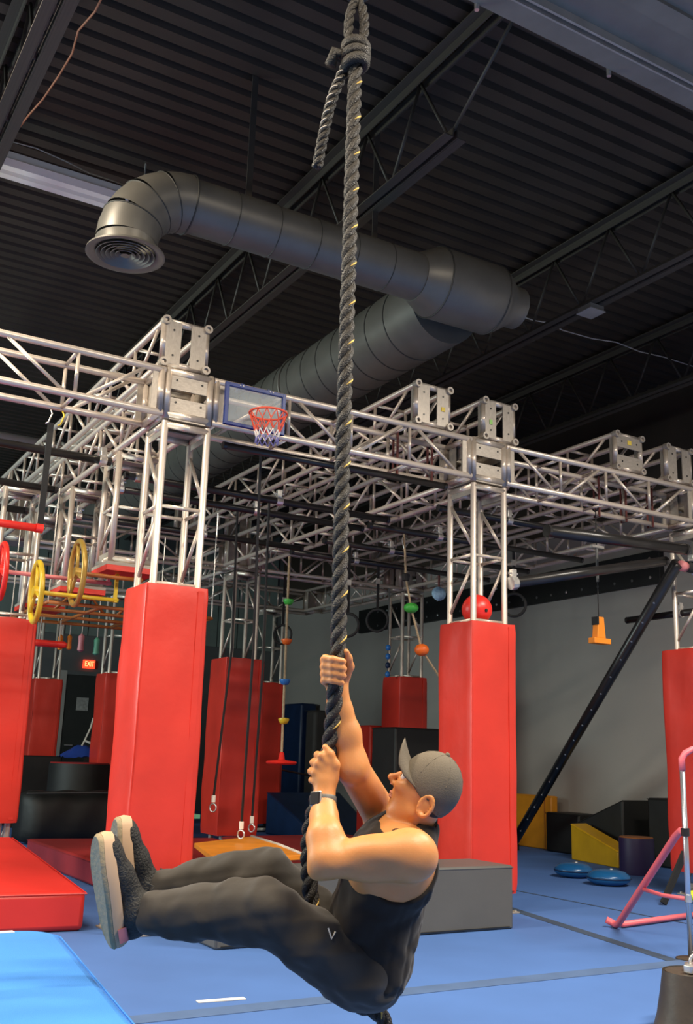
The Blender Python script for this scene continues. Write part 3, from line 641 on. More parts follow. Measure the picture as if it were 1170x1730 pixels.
# ------------------------------------------------------------------ hoop
yb = -.075
tl, tr = at_y(384, 648, yb), at_y(479, 670, yb); bl = at_y(382, 714, yb)
hx0, hx1, hz1, hz0 = tl.x, tr.x, (tl.z+tr.z)/2, (bl.z)
t = thing('basketball_hoop', 'mini basketball hoop with a clear blue framed board on the truss beam', 'hoop', ((hx0+hx1)/2, yb, hz0))
for a in ((hx0, hx1, hz1-.012, hz1+.012), (hx0, hx1, hz0-.010, hz0+.010)): MB().box(a[0]-.01, a[1]+.01, yb-.012, yb+.012, a[2], a[3]).build('frame_rail', 'blue_plastic', t, bevel=.003)
for xx in (hx0, hx1): MB().box(xx-.012, xx+.012, yb-.0125, yb+.0125, hz0-.01, hz1+.012).build('frame_rail', 'blue_plastic', t, bevel=.003)
MB().box(hx0, hx1, yb-.003, yb+.003, hz0, hz1).build('clear_panel', 'acrylic', t)
for xx in (hx0+.1, hx1-.1): MB().box(xx-.012, xx+.012, yb-.003, .02, hz1-.008, hz1+.02).build('hook_bracket', 'blue_plastic', t)
for xx in (hx0+.08, hx0+.10, hx1-.10, hx1-.08): MB().tube([(xx, yb-.016, hz1+.003), (xx, yb-.011, hz1+.003)], .004, 6).build('rivet', 'white', t)
rc = at_y(453, 699, yb-.13); R_ = .112
MB().torus(rc, (0, 0, 1), R_, .007, 36, 8).build('rim', 'net_red', t, smooth=True)
for s_ in (-1, 1): MB().tube([(rc.x+s_*.05, yb-.01, hz0+.06), (rc.x+s_*.06, yb-.05, rc.z)], .005, 6).build('rim_brace', 'net_red', t)
lev = [(0, R_), (.055, R_*.86), (.11, R_*.68), (.15, R_*.6), (.185, R_*.62)]; nm_ = ['net_red', 'net_red', 'net_white', 'net_blue']
for li in range(4):
    b = MB(); n = 12
    for k in range(n):
        for s_ in (-1, 1):
            a0 = 2*math.pi*(k+.5*(li % 2))/n; a1 = a0+s_*math.pi/n
            b.tube([(rc.x+lev[li][1]*math.cos(a0), rc.y+lev[li][1]*math.sin(a0), rc.z-lev[li][0]), (rc.x+lev[li+1][1]*math.cos(a1), rc.y+lev[li+1][1]*math.sin(a1), rc.z-lev[li+1][0])], .0034, 5)
    b.build('net_band', nm_[li], t)

# ------------------------------------------------------------------ pipes, clamps, straps
def pipe(a, b, r, label, mt='black_pipe', nm='black_pipe', cat='pipe', group=None, clamps=()):
    a, b = Vector(a), Vector(b); t = thing(nm, label, cat, a, group)
    MB().tube([a, b], r, 14).build('tube', mt, t, smooth=True)
    d = (b-a).normalized()
    for e in (a, b): MB().lathe([(r*1.04, -.012), (r*1.04, .012)], e, d, 14).build('end_cap', mt, t)
    for f in clamps:
        c = a.lerp(b, f); MB().lathe([(r*1.25, -.025), (r*1.35, -.02), (r*1.35, .02), (r*1.25, .025)], c, d, 12).build('clamp_ring', 'chrome', t)
        MB().box(c.x-.02, c.x+.02, c.y-.02, c.y+.02, c.z+r, c.z+r+.06).build('clamp_jaw', 'chrome', t, bevel=.005)
        MB().tube([c+Vector((-.035, 0, r+.03)), c+Vector((.04, 0, r+.03))], .007, 6).build('clamp_bolt', 'chrome', t)
    return t
PPG = 'black pipes clamped across the truss frame'
e = at_z(180, 757, 2.79); pipe((-2.2, .95, 2.79), (-.03, .95, 2.79), .027, 'black pipe nearest the red hanging bar, ending at the receding beam', group=PPG, clamps=(.98,))
p = at_y(92, 829, 2.05); pipe((-2.2, 2.02, p.z), (p.x, 2.02, p.z), .027, 'black pipe behind the hanging strap at middle depth', group=PPG)
p = at_y(44, 863, 3.0); pipe((-1.6, 3.0, p.z), (p.x, 3.0, p.z), .03, 'black pipe farthest behind the red hanging bar', group=PPG)
p = at_y(75, 752, 6.0); pipe((-3.5, 6.0, p.z), (p.x+.2, 6.0, p.z), .07, 'thick pale pipe crossing high in front of the green wall panels', mt='white', nm='pale_pipe')
for (x0, x1, y_, lab) in ((.16, 2.3, 1.16, 'black pipe under the frame holding the first pair of clamps'), (.16, 2.3, 1.55, 'black pipe under the frame carrying the green board rope'), (.16, 2.3, 2.60, 'black pipe under the frame near the rear disc column'),
                           (2.3, 4.6, 1.42, 'black pipe under the frame above the ball climbing rope'), (2.3, 4.6, 2.17, 'black pipe under the frame above the gym rings'), (2.3, 4.6, 2.79, 'black pipe under the frame, second row above the gym rings'), (2.4, 4.62, .60, 'black pipe under the frame just behind the orange hold')):
    pipe((x0, y_, 2.775), (x1, y_, 2.775), .026, lab, group=PPG, clamps=(.04, .55) if x0 < 2 else (.3,))
pipe((.45, .16, 2.79), (2.1, .12, 2.79), .024, 'black pipe tucked beneath the hoop beam', group=PPG)
pipe(at_y(925, 897, -.12), at_y(1157, 928, -.12), .043, 'thick black pipe slung in front of the beam above the orange hold', group=PPG)
pipe((2.57, -.04, 2.14), at_y(1122, 948, -.02), .036, 'sloping black pipe clamped between the two front columns', group=PPG, clamps=(.0,))
pt = at_y(1143, 952, .02); pbm = at_z(866, 1436, 0)
dp = thing('brace_pole', 'long black perforated pole slanting down to the floor by the wall', 'pole', pbm)
bot = Vector((pbm.x, pbm.y, .06)); top = Vector(pt)
MB().tube([bot, top], .048, 16).build('tube', 'black_pipe', dp, smooth=True)
dq = (top-bot).normalized(); toC = (Vector(CAM)-bot.lerp(top, .5)).normalized(); toC = (toC-dq*toC.dot(dq)).normalized()
for k in range(16):
    c = bot.lerp(top, .08+.055*k)+toC*.0475; MB().lathe([(.010, -.002), (.008, .002)], c, toC, 8).build('rivet', 'chrome', dp)
smooth_ang(MB().lathe([(.07, 0), (.07, .06), (.05, .07)], (bot.x, bot.y, 0), n=16).build('rubber_foot', 'black', dp))
# cluster clamp
c = Vector((4.50, .02, 2.50)); t = thing('swivel_clamp', 'silver swivel clamp with pink tape on the column beside the black pole', 'clamp', c)
MB().torus(c, (0, 0, 1), .04, .016, 20, 8).build('clamp_ring', 'chrome', t, smooth=True)
MB().tube([c+Vector((-.20, -.02, -.02)), c+Vector((-.13, 0, -.02))], .042, 12).build('tape_wrap', 'tape_pink', t, smooth=True)
MB().tube([c+Vector((-.13, -.02, -.02)), c+Vector((-.04, 0, -.02))], .043, 12).build('black_band', 'black', t, smooth=True)
MB().obox(c+Vector((-.05, -.03, .05)), (.05, 0, 0), (0, .03, 0), (0, 0, .03)).build('clamp_jaw', 'chrome', t, bevel=.008); MB().tube([c+Vector((-.14, -.05, .03)), c+Vector((.08, -.05, .06))], .012, 8).build('clamp_bolt', 'chrome', t)
gbp = at_x(1060, 1048, 4.60); pipe((4.60, -.12, gbp.z), (4.60, gbp.y, gbp.z), .028, 'short black grab bar clamped to a truss column', nm='grab_bar', cat='bar', clamps=(.42,))
# orange T hold
ph = at_y(1012, 1088, .13); pc = at_y(1012, 888, .13)
t = thing('hanging_hold', 'orange upside down T shaped hold on a long cord', 'climbing hold', ph)
MB().prism([ph+Vector((-.045, -.03, .04)), ph+Vector((.04, -.03, .04)), ph+Vector((.026, -.03, .20)), ph+Vector((-.03, -.03, .20))], (0, .06, 0)).build('stem', 'orange', t, bevel=.006)
MB().box(ph.x-.08, ph.x+.088, ph.y-.035, ph.y+.035, ph.z, ph.z+.042).build('foot', 'orange', t, bevel=.006)
MB().box(ph.x-.042, ph.x-.028, ph.y-.032, ph.y+.032, ph.z+.14, ph.z+.2).build('end_grip', 'black', t)
MB().tube([ph+Vector((0, 0, .2)), Vector((ph.x, ph.y, 2.85))], .005, 6).build('cord', 'black', t); MB().tube([Vector((ph.x, ph.y, 2.28)), Vector((ph.x, ph.y, 2.55))], .011, 8).build('sleeve', 'grey_vinyl', t)
MB().torus((ph.x, ph.y, 2.86), (1, 0, 0), .03, .006, 16, 6).build('loop', 'black', t)
pz = at_y(1008, 924, .13); MB().box(pz.x-.06, pz.x+.06, pz.y-.015, pz.y+.015, pz.z-.01, pz.z+.01).build('bracket', 'chrome', t)
# red straps around the beams
for px, k, lab in ((664, S, 'maroon strap on the hoop beam nearer the hoop'), (722, S, 'maroon strap on the hoop beam nearer the red ball column'), (1003, S, 'maroon strap on the far beam next to the level plated truss'), (1048, S, 'second maroon strap on the beam past the level plated truss'), (1092, S, 'maroon strap on the beam nearest the pink taped clamp')):
    p = at_y(px, 770 if px < 800 else 840, k+.026); tag(MB().tube([(p.x, S+.028, ZB+S+.03), (p.x, S+.028, ZB-.03), (p.x, S-.028, ZB-.03), (p.x, S-.028, ZB+S+.03)], .009, 6, closed=True).build('webbing_strap', 'strap_red'), lab, 'strap')
# peg board on the wall
pa, pb_ = at_x(1117, 984, 6.33), at_x(1117, 931, 6.33)
t = thing('peg_board', 'long black peg board mounted high on the grey wall', 'peg board', (6.33, 4, pa.z))
MB().box(6.31, 6.38, pa.y, 8.2, pa.z, pb_.z+.02).build('board', 'black_vinyl', t, bevel=.006)
for k in range(22):
    for zz in (pa.z+.07, pb_.z-.06): MB().lathe([(.018, 0), (.012, .004)], (6.309, pa.y+.14+k*.26, zz), (-1, 0, 0), 8).build('peg_hole', 'chrome' if (k*7) % 5 == 0 else 'grey_vinyl', t)

# ------------------------------------------------------------------ red trapeze bar and strap
p = at_y(72, 700, S); q = at_y(69, 893, S)
t = thing('trapeze_bar', 'red hanging bar on a black strap below the truss beam', 'bar', q)
MB().tube([(q.x, S, q.z), (q.x-.9, S, q.z)], .022, 14).build('grip_bar', 'red_plastic', t, smooth=True); MB().lathe([(.026, -.02), (.026, .02)], (q.x-.01, S, q.z), (1, 0, 0), 14).build('end_cap', 'red_plastic', t)
for dx in (0, -.85): MB().box(q.x+dx-.022, q.x+dx+.012, S-.004, S+.004, q.z+.02, ZB-.10).build('strap', 'black', t)
for dx in (-.02, .05): MB().tube([(q.x+dx, S, ZB-.01), (q.x+dx+.012, S-.02, ZB-.05), (q.x+dx, S, ZB-.10), (q.x+dx-.015, S, ZB-.11)], .005, 6).build('hook', 'yellow' if dx > 0 else 'chrome', t, smooth=True)
# wheels
def wheel(px, py, Y, R, mt, axle_mt, label, past=.10):
    c = at_y(px, py, Y); t = thing('steering_wheel_hold', label, 'wheel', c, 'hanging wheels on level axles')
    MB().torus(c, (1, -.06, .03), R, .017, 40, 10).build('rim', mt, t, smooth=True)
    for k in range(3):
        a = math.radians(80+120*k); MB().tube([c, c+Vector((.06*math.cos(a)*R, math.cos(a)*R, math.sin(a)*R))], .012, 8).build('spoke', mt, t, smooth=True)
    MB().lathe([(.035, -.02), (.035, .02)], c, (1, 0, 0), 16).build('hub', mt, t); xe = past; MB().tube([c, Vector((xe, c.y, c.z))], .014, 10).build('axle', axle_mt, t, smooth=True)
    MB().box(xe-.03, xe-.01, c.y-.012, c.y+.012, c.z-.014, 2.046).build('axle_bracket', axle_mt, t)
    return t
wheel(3, 965, 1.10, .175, 'red_plastic', 'tape_pink', 'red painted wheel hold with spokes on a level axle')
wheel(61, 1000, .92, .185, 'yellow', 'yellow', 'yellow painted wheel hold overlapping the red pad')
wheel(130, 968, .83, .20, 'gold_wheel', 'rust', 'mustard coloured wheel hold, largest of the hanging wheels', .22)
# rust coloured frame under the drop trusses
t = thing('ladder_frame', 'rust orange metal ladder frame hung under the drop trusses', 'frame', (.3, 2.8, 1.99))
for k, Y in enumerate((2.1, 2.5, 2.9, 3.3)): MB().tube([(-.05, Y, 1.985), (1.25, Y, 1.985)], .014, 8).build('rail', 'rust', t, smooth=True)
for X in (-.05, .35, .8, 1.25): MB().tube([(X, 2.1, 1.985), (X, 3.3, 1.985)], .014, 8).build('rung', 'rust', t, smooth=True)
for X in (.1, .6): MB().tube([(X, 2.5, 1.985), (X+.2, 2.5, 2.2), (X+.4, 2.5, 1.985)], .012, 8).build('gusset_rod', 'rust', t, smooth=True)
for X, Y in ((-.05, 2.1), (1.25, 2.1), (-.05, 3.3), (1.25, 3.3)): MB().tube([(X, Y, 1.985), (X, Y, 2.85)], .006, 6).build('hanger', 'chrome', t)
for px, py, mt, lab, sh in ((102, 1085, 'orange', 'small orange hanging hold nearer the red pad', 0), (117, 1085, 'orange', 'small orange hanging hold second from the red pad', 0), (137, 1086, 'pink_hold', 'dusty pink hanging hold beside the orange ones', 1), (163, 1092, 'green_hold', 'jade green hanging hold above the exit door', 1)):
    p = at_y(px, py, 3.3 if sh == 0 else 4.2); h_ = .13 if sh == 0 else .17
    t = thing('hanging_hold', lab, 'climbing hold', (p.x, p.y, p.z-h_/2), 'small hanging holds under the rust frame')
    w_ = .022 if sh == 0 else .032
    smooth_ang(MB().lathe([(.3*w_, -h_/2), (w_, -h_*.42), (w_*.8, 0), (w_*.95, h_*.35), (.3*w_, h_/2)], p, n=12).build('grip', mt, t), 60); MB().tube([p+Vector((0, 0, h_/2)), Vector((p.x, p.y, 1.98 if sh == 0 else 2.86))], .005, 6).build('chain', 'chrome', t)
p = at_y(112, 1090, 2.9); t = thing('padded_bar', 'short red padded bar hung under the rust frame', 'bar', (p.x-.3, 2.9, p.z))
MB().tube([(p.x-.5, 2.9, p.z), (p.x-.02, 2.9, p.z), (p.x, 2.9, p.z)], [.028, .028, .02], 12).build('grip', 'red_plastic', t, smooth=True)
for dx in (-.06, -.22): MB().tube([(p.x+dx, 2.9, p.z), (p.x+dx, 2.9, 1.976)], .005, 6).build('chain', 'chrome', t)

# ------------------------------------------------------------------ climbing ropes, rings, swing boards
Y_ = 3.2; top = at_y(488, 955, Y_); seat = at_y(475, 1288, Y_)
t = thing('disc_climbing_rope', 'climbing rope with coloured disc steps and a red round seat', 'climbing rope', seat)
MB().tube([Vector((top.x, Y_, 2.82)), top, seat+Vector((0, 0, .05))], .012, 8).build('cord', 'tan', t)
for (px, py, mt) in ((487, 1016, 'green'), (484, 1083, 'orange_ball'), (481, 1151, 'blue_disc'), (479, 1217, 'yellow')):
    c = at_y(px, py, Y_); smooth_ang(MB().lathe([(.015, -.035), (.035, -.028), (.052, .004), (.05, .018), (.02, .024)], c, n=20).build('disc_step', mt, t), 60)
smooth_ang(MB().lathe([(.06, -.02), (.135, -.016), (.145, -.002), (.135, .012), (.04, .022), (.03, .03), (.022, .085), (.012, .095)], seat, n=28).build('disc_seat', 'red_plastic', t), 60)
Yb = 1.42
t = thing('ball_climbing_rope', 'slanting climbing rope with a green ball and an orange ball', 'climbing rope', at_y(712, 1098, Yb))
pts = [at_y(682, 885, Yb), at_y(684, 940, Yb), at_y(685, 975, Yb), at_y(694, 1027, Yb), at_y(712, 1098, Yb), at_y(741, 1142, Yb)]; pts[0].z = 2.753
MB().tube(pts, .009, 6).build('cord', 'tan', t); MB().ball(pts[3], (.062, .062, .042)).build('ball', 'green', t, smooth=True); MB().ball(pts[4], (.06, .06, .05)).build('ball', 'orange_ball', t, smooth=True)
MB().lathe([(.03, -.03), (.035, .02), (.02, .03)], pts[2], n=12).build('knob', 'black', t); MB().tube([pts[0], pts[0]+Vector((.015, 0, -.06)), pts[0]+Vector((0, 0, -.12)), pts[0]+Vector((-.015, 0, -.06))], .006, 6, closed=True).build('carabiner', 'chrome', t)
def ring(px, py, Y, R, label, ztop=2.756):
    c = at_y(px, py, Y); t = thing('gym_ring', label, 'gym ring', c, 'black gym rings on straps')
    MB().torus(c, (.75, .65, 0), R, .013, 32, 8).build('ring', 'black', t, smooth=True); MB().box(c.x-.014, c.x+.014, Y-.003, Y+.003, c.z+R-.005, ztop).build('strap', 'black', t)
    MB().box(c.x-.02, c.x+.02, Y-.008, Y+.008, c.z+R+.25, c.z+R+.30).build('buckle', 'chrome', t)
ring(637, 1048, 2.79, .105, 'black gym ring hanging clear of the big rope'); ring(587, 1056, 2.17, .10, 'black gym ring half hidden behind the big rope'); ring(477, 1072, 4.27, .10, 'black gym ring behind the disc climbing rope', 2.85); ring(868, 1022, 1.42, .10, 'black gym ring beside the red ball column')
p = at_y(808, 1032, S/2)
t = thing('red_ball', 'red rubber ball sitting on top of a red column pad', 'ball', (p.x, p.y, 1.849))
MB().ball((L+S/2, S/2, 1.849+.1065), .105, n=28, m=18).build('ball_skin', 'red_plastic', t, smooth=True); MB().lathe([(.013, 0), (.011, .003)], (L+S/2, S/2-.1045, 1.94), (0, -1, 0), 10).build('valve', 'black', t)
MB().box(L-.02, L+S+.02, -.02, S+.02, 1.838, 1.848).build('shelf_plate', 'plate', t)
p = at_y(741, 1003, 3.2); t = thing('hanging_bag', 'pale blue patterned bag hanging in the frame behind the red ball column', 'bag', p)
b = MB().ball(p, (.085, .05, .075), n=16, m=10); b.build('bag_body', 'bag', t, smooth=True); MB().tube([p+Vector((0, 0, .07)), Vector((p.x, p.y, 2.85))], .012, 6).build('strap', 'strap_red', t)
p = at_y(655, 1112, 4.26); t = thing('knotted_cord', 'blue knotted cord hanging beside the rear column', 'cord', (p.x, 4.26, p.z-.2))
MB().tube([(p.x, 4.26, p.z-.2), (p.x, 4.26, 2.85)], .008, 6).build('cord', 'grey_vinyl', t)
for k in range(4): MB().ball((p.x, 4.26, p.z-.18+.1*k), (.03, .03, .035), n=10, m=8).build('knot', 'blue_disc' if k != 1 else 'navy', t, smooth=True)
# swing boards
z_ = .35
pl = [at_z(328, 1424, z_), at_z(425, 1413, z_), at_z(470, 1427, z_), at_z(512, 1444, z_), at_z(365, 1452, z_)]
t = thing('swing_board', 'orange swing board with pale edge hung on black ropes', 'swing', sum(pl, Vector())/5)
MB().prism([p-Vector((0, 0, .03)) for p in pl], (0, 0, .03)).build('board', 'orange_board', t, bevel=.004); MB().tube([pl[1], pl[2], pl[3]], .012, 6).build('edge_band', 'white_yarn', t, smooth=True)
def swing_rope(px, py, pz, tx, ty, tz, zt, tt):
    a = at_z(px, py, pz) if tz is None else at_y(px, py, tz); a = Vector(a); bq = Vector((tx, ty, zt))
    mid = a.lerp(bq, .5)
    MB().tube([a+Vector((0, 0, .14)), mid+Vector((.02, 0, 0)), bq], .009, 6).build('rope', 'black', tt); MB().torus(a+Vector((0, 0, .055)), (.9, .45, 0), .028, .006, 18, 6).build('carabiner', 'chrome', tt, smooth=True); MB().tube([a+Vector((0, 0, .09)), a+Vector((0, 0, .14))], .016, 8).build('ferrule', 'white', tt)
b1 = at_y(440, 770, S); swing_rope(406, 1424, z_, b1.x, S, None, ZB-.03, t)
b2 = at_y(455, 842, 1.16); swing_rope(424, 1412, z_, b2.x, 1.16, None, 2.754, t)
pg = [at_z(325, 1398, .5), at_z(372, 1394, .5), at_z(378, 1403, .5), at_z(325, 1405, .5)]
pg = [Vector((.62, 1.78, .47)), Vector((1.12, 1.78, .47)), Vector((1.12, 2.0, .47)), Vector((.62, 2.0, .47))]
t = thing('swing_board', 'small green edged swing board behind the bright red column', 'swing', (.9, 1.9, .47))
MB().prism(pg, (0, 0, .025)).build('board', 'orange_board', t, bevel=.004); MB().box(1.0, 1.122, 1.777, 2.003, .468, .497).build('end_band', 'green_hold', t)
b3 = at_z(405, 858, 2.77); a = at_y(361, 1388, 1.85)
MB().tube([Vector((a.x, 1.88, .62)), a.lerp(Vector(b3), .55)+Vector((.03, 0, 0)), Vector((b3.x, 1.55, 2.754))], .009, 6).build('rope', 'black', t); MB().torus(Vector((a.x, 1.88, .54)), (.9, .45, 0), .03, .006, 18, 6).build('carabiner', 'chrome', t, smooth=True); MB().tube([Vector((a.x, 1.88, .58)), Vector((a.x, 1.88, .63))], .016, 8).build('ferrule', 'white', t)
# thin strap behind the big rope
p = at_y(573, 792, S); q = at_y(560, 1250, S); t = thing('hanging_strap', 'thin black strap and chain hanging behind the big rope', 'strap', (p.x, S, q.z))
MB().box(p.x-.01, p.x+.01, S-.003, S+.003, q.z, 2.5).build('strap', 'black', t)
for k in range(6): MB().torus((p.x, S, 2.53+.05*k), (1, 0, 0) if k % 2 else (0, 1, 0), .022, .005, 12, 5).build('chain_link', 'chrome', t)

# ------------------------------------------------------------------ exit door
d0, d1 = at_y(112, 1141, YB-.02), at_y(166, 1141, YB-.02); dz = (d0.z+d1.z)/2
dr = thing('door_1', 'dark exit door', 'door', (d0.x, YB, 0)); del dr['category']; del dr['label']; struct(dr)
MB().box(d0.x, d0.x+.95, YB-.04, YB, 0, dz).build('door_leaf', 'door', dr); MB().box(d0.x-.10, d0.x, YB-.06, YB, 0, dz+.06).build('door_jamb', 'wall', dr); MB().box(d0.x+.95, d0.x+1.02, YB-.06, YB, 0, dz+.06).build('door_jamb', 'wall_dark', dr); MB().box(d0.x, d0.x+.95, YB-.06, YB, dz, dz+.06).build('door_head', 'wall_dark', dr)
MB().tube([(d0.x+.07, YB-.05, 1.0), (d0.x+.07, YB-.09, 1.0), (d0.x+.18, YB-.09, 1.0)], .012, 8).build('door_handle', 'chrome', dr)
n0, n1 = at_y(130, 1178, YB-.05), at_y(148, 1201, YB-.05)
tag(MB().box(n0.x, n1.x, YB-.048, YB-.044, n1.z, n0.z).build('paper_notice', 'paper'), 'grey paper notice taped to the dark exit door', 'notice')
p = at_y(151, 1122, YB-.06); t = thing('exit_sign', 'glowing red EXIT sign above the dark door', 'exit sign', (p.x, YB-.06, p.z-.06))
MB().box(p.x-.095, p.x+.095, YB-.06, YB-.002, p.z-.068, p.z+.068).build('sign_box', 'exit', t, bevel=.004)
cu = bpy.data.curves.new('exit_text', 'FONT'); cu.body = 'EXIT'; cu.size = .105; cu.align_x = 'CENTER'; cu.align_y = 'CENTER'; cu.extrude = .002
ob = bpy.data.objects.new('exit_text', cu); COL.objects.link(ob)
me = bpy.data.meshes.new_from_object(ob.evaluated_get(bpy.context.evaluated_depsgraph_get())); bpy.data.objects.remove(ob)
me.materials.clear(); me.materials.append(M['exit_txt'])
ob = bpy.data.objects.new('exit_letters', me); COL.objects.link(ob); ob.parent = t; ob.location = (0, -.004, .06); ob.rotation_euler = (math.pi/2, 0, 0); ob.scale = (.72, 1.1, 1)
#MARK_PART3
# ------------------------------------------------------------------ organic surfaces: smooth union of shapes on a grid, meshed with surface nets
class Field:
    def __init__(s, lo, hi, h):
        s.h = h; s.lo = np.array(lo, dtype=np.float64)
        s.n = np.ceil((np.array(hi)-s.lo)/h).astype(int)+1
        s.F = np.full(tuple(s.n), .08, dtype=np.float32)
    def _sub(s, lo, hi, pad_):
        a = np.maximum(np.floor((np.array(lo)-pad_-s.lo)/s.h).astype(int), 0); b = np.minimum(np.ceil((np.array(hi)+pad_-s.lo)/s.h).astype(int)+1, s.n)
        if (b <= a).any(): return None
        ax = [s.lo[i]+s.h*np.arange(a[i], b[i]) for i in range(3)]
        P = np.stack(np.meshgrid(*ax, indexing='ij'), -1)
        return (slice(a[0], b[0]), slice(a[1], b[1]), slice(a[2], b[2])), P
    def _mix(s, sl, d, k, op):
        A = s.F[sl]; d = d.astype(np.float32)
        if op == 'add':
            hh = np.clip(.5+.5*(A-d)/k, 0, 1); s.F[sl] = A*(1-hh)+d*hh-k*hh*(1-hh)
        else:
            hh = np.clip(.5-.5*(A+d)/k, 0, 1); s.F[sl] = A*(1-hh)-d*hh+k*hh*(1-hh)
    def cone(s, a, b, ra, rb, k=.02, op='add', flat=None):
        a = np.array(a); b = np.array(b); r = max(ra, rb); q = s._sub(np.minimum(a, b)-r, np.maximum(a, b)+r, .05)
        if q is None: return
        sl, P = q; ab = b-a; t = np.clip(((P-a)@ab)/(ab@ab+1e-12), 0, 1)
        D = P-a-t[..., None]*ab
        if flat is not None:
            fv = np.array(flat[0]); comp = D@fv; D = D+comp[..., None]*fv*(flat[1]-1)
        d = np.linalg.norm(D, axis=-1)-(ra+(rb-ra)*t)
        s._mix(sl, d, k, op)
    def chain(s, pts, rs, k=.012, op='add'):
        for i in range(len(pts)-1): s.cone(pts[i], pts[i+1], rs[i], rs[i+1], k, op)
    def ell(s, c, r, ax, k=.02, op='add'):
        c = np.array(c); R_ = max(r); q = s._sub(c-R_, c+R_, .05)
        if q is None: return
        sl, P = q; A = np.array([np.array(v) for v in ax]); Q = (P-c)@A.T; r = np.array(r)
        k0 = np.linalg.norm(Q/r, axis=-1); k1 = np.linalg.norm(Q/(r*r), axis=-1)+1e-9
        s._mix(sl, k0*(k0-1)/k1, k, op)
    def half(s, p, nrm, k=.006):
        """remove everything on the side nrm points to"""
        ax = [s.lo[i]+s.h*np.arange(s.n[i]) for i in range(3)]
        P = np.stack(np.meshgrid(*ax, indexing='ij'), -1).astype(np.float32)
        d = -((P-np.array(p, dtype=np.float32))@np.array(nrm, dtype=np.float32)); s._mix((slice(None),)*3, d, k, 'sub')
    def wrinkle(s, amp, freq, seed=0):
        ax = [s.lo[i]+s.h*np.arange(s.n[i]) for i in range(3)]
        X, Y, Z = np.meshgrid(*ax, indexing='ij')
        w_ = np.zeros_like(X); rg = np.random.RandomState(seed)
        for _ in range(7):
            v = rg.normal(size=3); v /= np.linalg.norm(v); f = freq*rg.uniform(.6, 1.7)
            u2 = rg.normal(size=3); w_ += np.sin(f*(v[0]*X+v[1]*Y+v[2]*Z)+rg.uniform(0, 6)+1.3*np.sin(.6*f*(u2[0]*X+u2[1]*Y+u2[2]*Z)))
        s.F += (amp*w_/3).astype(np.float32)
    def mesh(s):
        F = s.F; ins = F < 0
        c = [ins[i:ins.shape[0]-1+i, j:ins.shape[1]-1+j, k:ins.shape[2]-1+k] for i in (0, 1) for j in (0, 1) for k in (0, 1)]
        anyv = np.zeros_like(c[0]); allv = np.ones_like(c[0])
        for q in c: anyv |= q; allv &= q
        act = anyv & ~allv; idx = np.argwhere(act); N = len(idx)
        lut = -np.ones(act.shape, dtype=np.int64); lut[act] = np.arange(N)
        pos = np.zeros((N, 3)); cnt = np.zeros(N)
        corners = [(i, j, k) for i in (0, 1) for j in (0, 1) for k in (0, 1)]
        val = {q: F[idx[:, 0]+q[0], idx[:, 1]+q[1], idx[:, 2]+q[2]].astype(np.float64) for q in corners}
        for q in corners:
            for a in range(3):
                if q[a]: continue
                q2 = list(q); q2[a] = 1; q2 = tuple(q2); A, B = val[q], val[q2]; mk = (A < 0) != (B < 0)
                t = np.where(mk, A/np.where(mk, A-B, 1), 0); p = np.zeros((N, 3)); p += np.array(q); p[:, a] += t
                pos[mk] += p[mk]; cnt[mk] += 1
        V = s.lo+s.h*(idx+pos/cnt[:, None]); faces = []
        for a in range(3):
            b_, c_ = (a+1) % 3, (a+2) % 3
            s0 = [slice(None)]*3; s1 = [slice(None)]*3; s0[a] = slice(0, -1); s1[a] = slice(1, None)
            ch = ins[tuple(s0)] != ins[tuple(s1)]; e = np.argwhere(ch)
            e = e[(e[:, b_] > 0) & (e[:, c_] > 0) & (e[:, b_] < F.shape[b_]-1) & (e[:, c_] < F.shape[c_]-1)]
            def g(db, dc):
                x_ = e.copy(); x_[:, b_] -= db; x_[:, c_] -= dc; return lut[x_[:, 0], x_[:, 1], x_[:, 2]]
            Q = np.stack([g(1, 1), g(0, 1), g(0, 0), g(1, 0)], 1)
            sg = ins[e[:, 0], e[:, 1], e[:, 2]]; Q[~sg] = Q[~sg][:, ::-1]; faces.append(Q)
        return V, np.concatenate(faces)
def field_obj(fd, name, mt, parent):
    V, Fc = fd.mesh(); base = np.array(world_origin(parent)) if parent is not None else np.zeros(3)
    me = bpy.data.meshes.new(name); me.vertices.add(len(V)); me.vertices.foreach_set('co', (V-base).ravel())
    me.loops.add(Fc.size); me.loops.foreach_set('vertex_index', Fc.ravel()); me.polygons.add(len(Fc)); me.polygons.foreach_set('loop_start', np.arange(0, Fc.size, 4))
    me.polygons.foreach_set('use_smooth', np.ones(len(Fc), dtype=bool)); me.update(); me.validate(); me.materials.append(M[mt])
    ob = bpy.data.objects.new(name, me); COL.objects.link(ob); ob.parent = parent
    sm = ob.modifiers.new('smooth', 'SMOOTH'); sm.factor = .5; sm.iterations = 3
    return ob

# ------------------------------------------------------------------ climber
D0 = 2.9
def K(px, py, dd=0.0): return np.array(CAM + ray(px, py)*(D0+dd))
ex_, ey_, ez_ = RT, UP, FW            # picture right, picture up, away from the camera
hipL, kneeL, ankL = K(606, 1640, -.095), K(450, 1536, -.135), K(232, 1541, -.10)
hipR, kneeR, ankR = K(604, 1622, .095), K(450, 1480, .135), K(252, 1500, .12)
shL, elL, wrL = K(697, 1445, -.17), K(552, 1452, -.20), K(547, 1352, -.065)
shR, elR, wrR = K(652, 1392, .19), K(592, 1292, .02), K(570, 1170, .035)
chest, belly, pelv, neck = K(652, 1472), K(640, 1560), K(618, 1638), K(692, 1402, .01)
person = thing('person', 'climber in black tank top and grey cap hanging on the thick rope', 'person', K(600, 1700))
tor = K(682, 1425)-pelv; tor /= np.linalg.norm(tor); frt = np.cross(ez_, tor); frt = frt if frt@ex_ < 0 else -frt
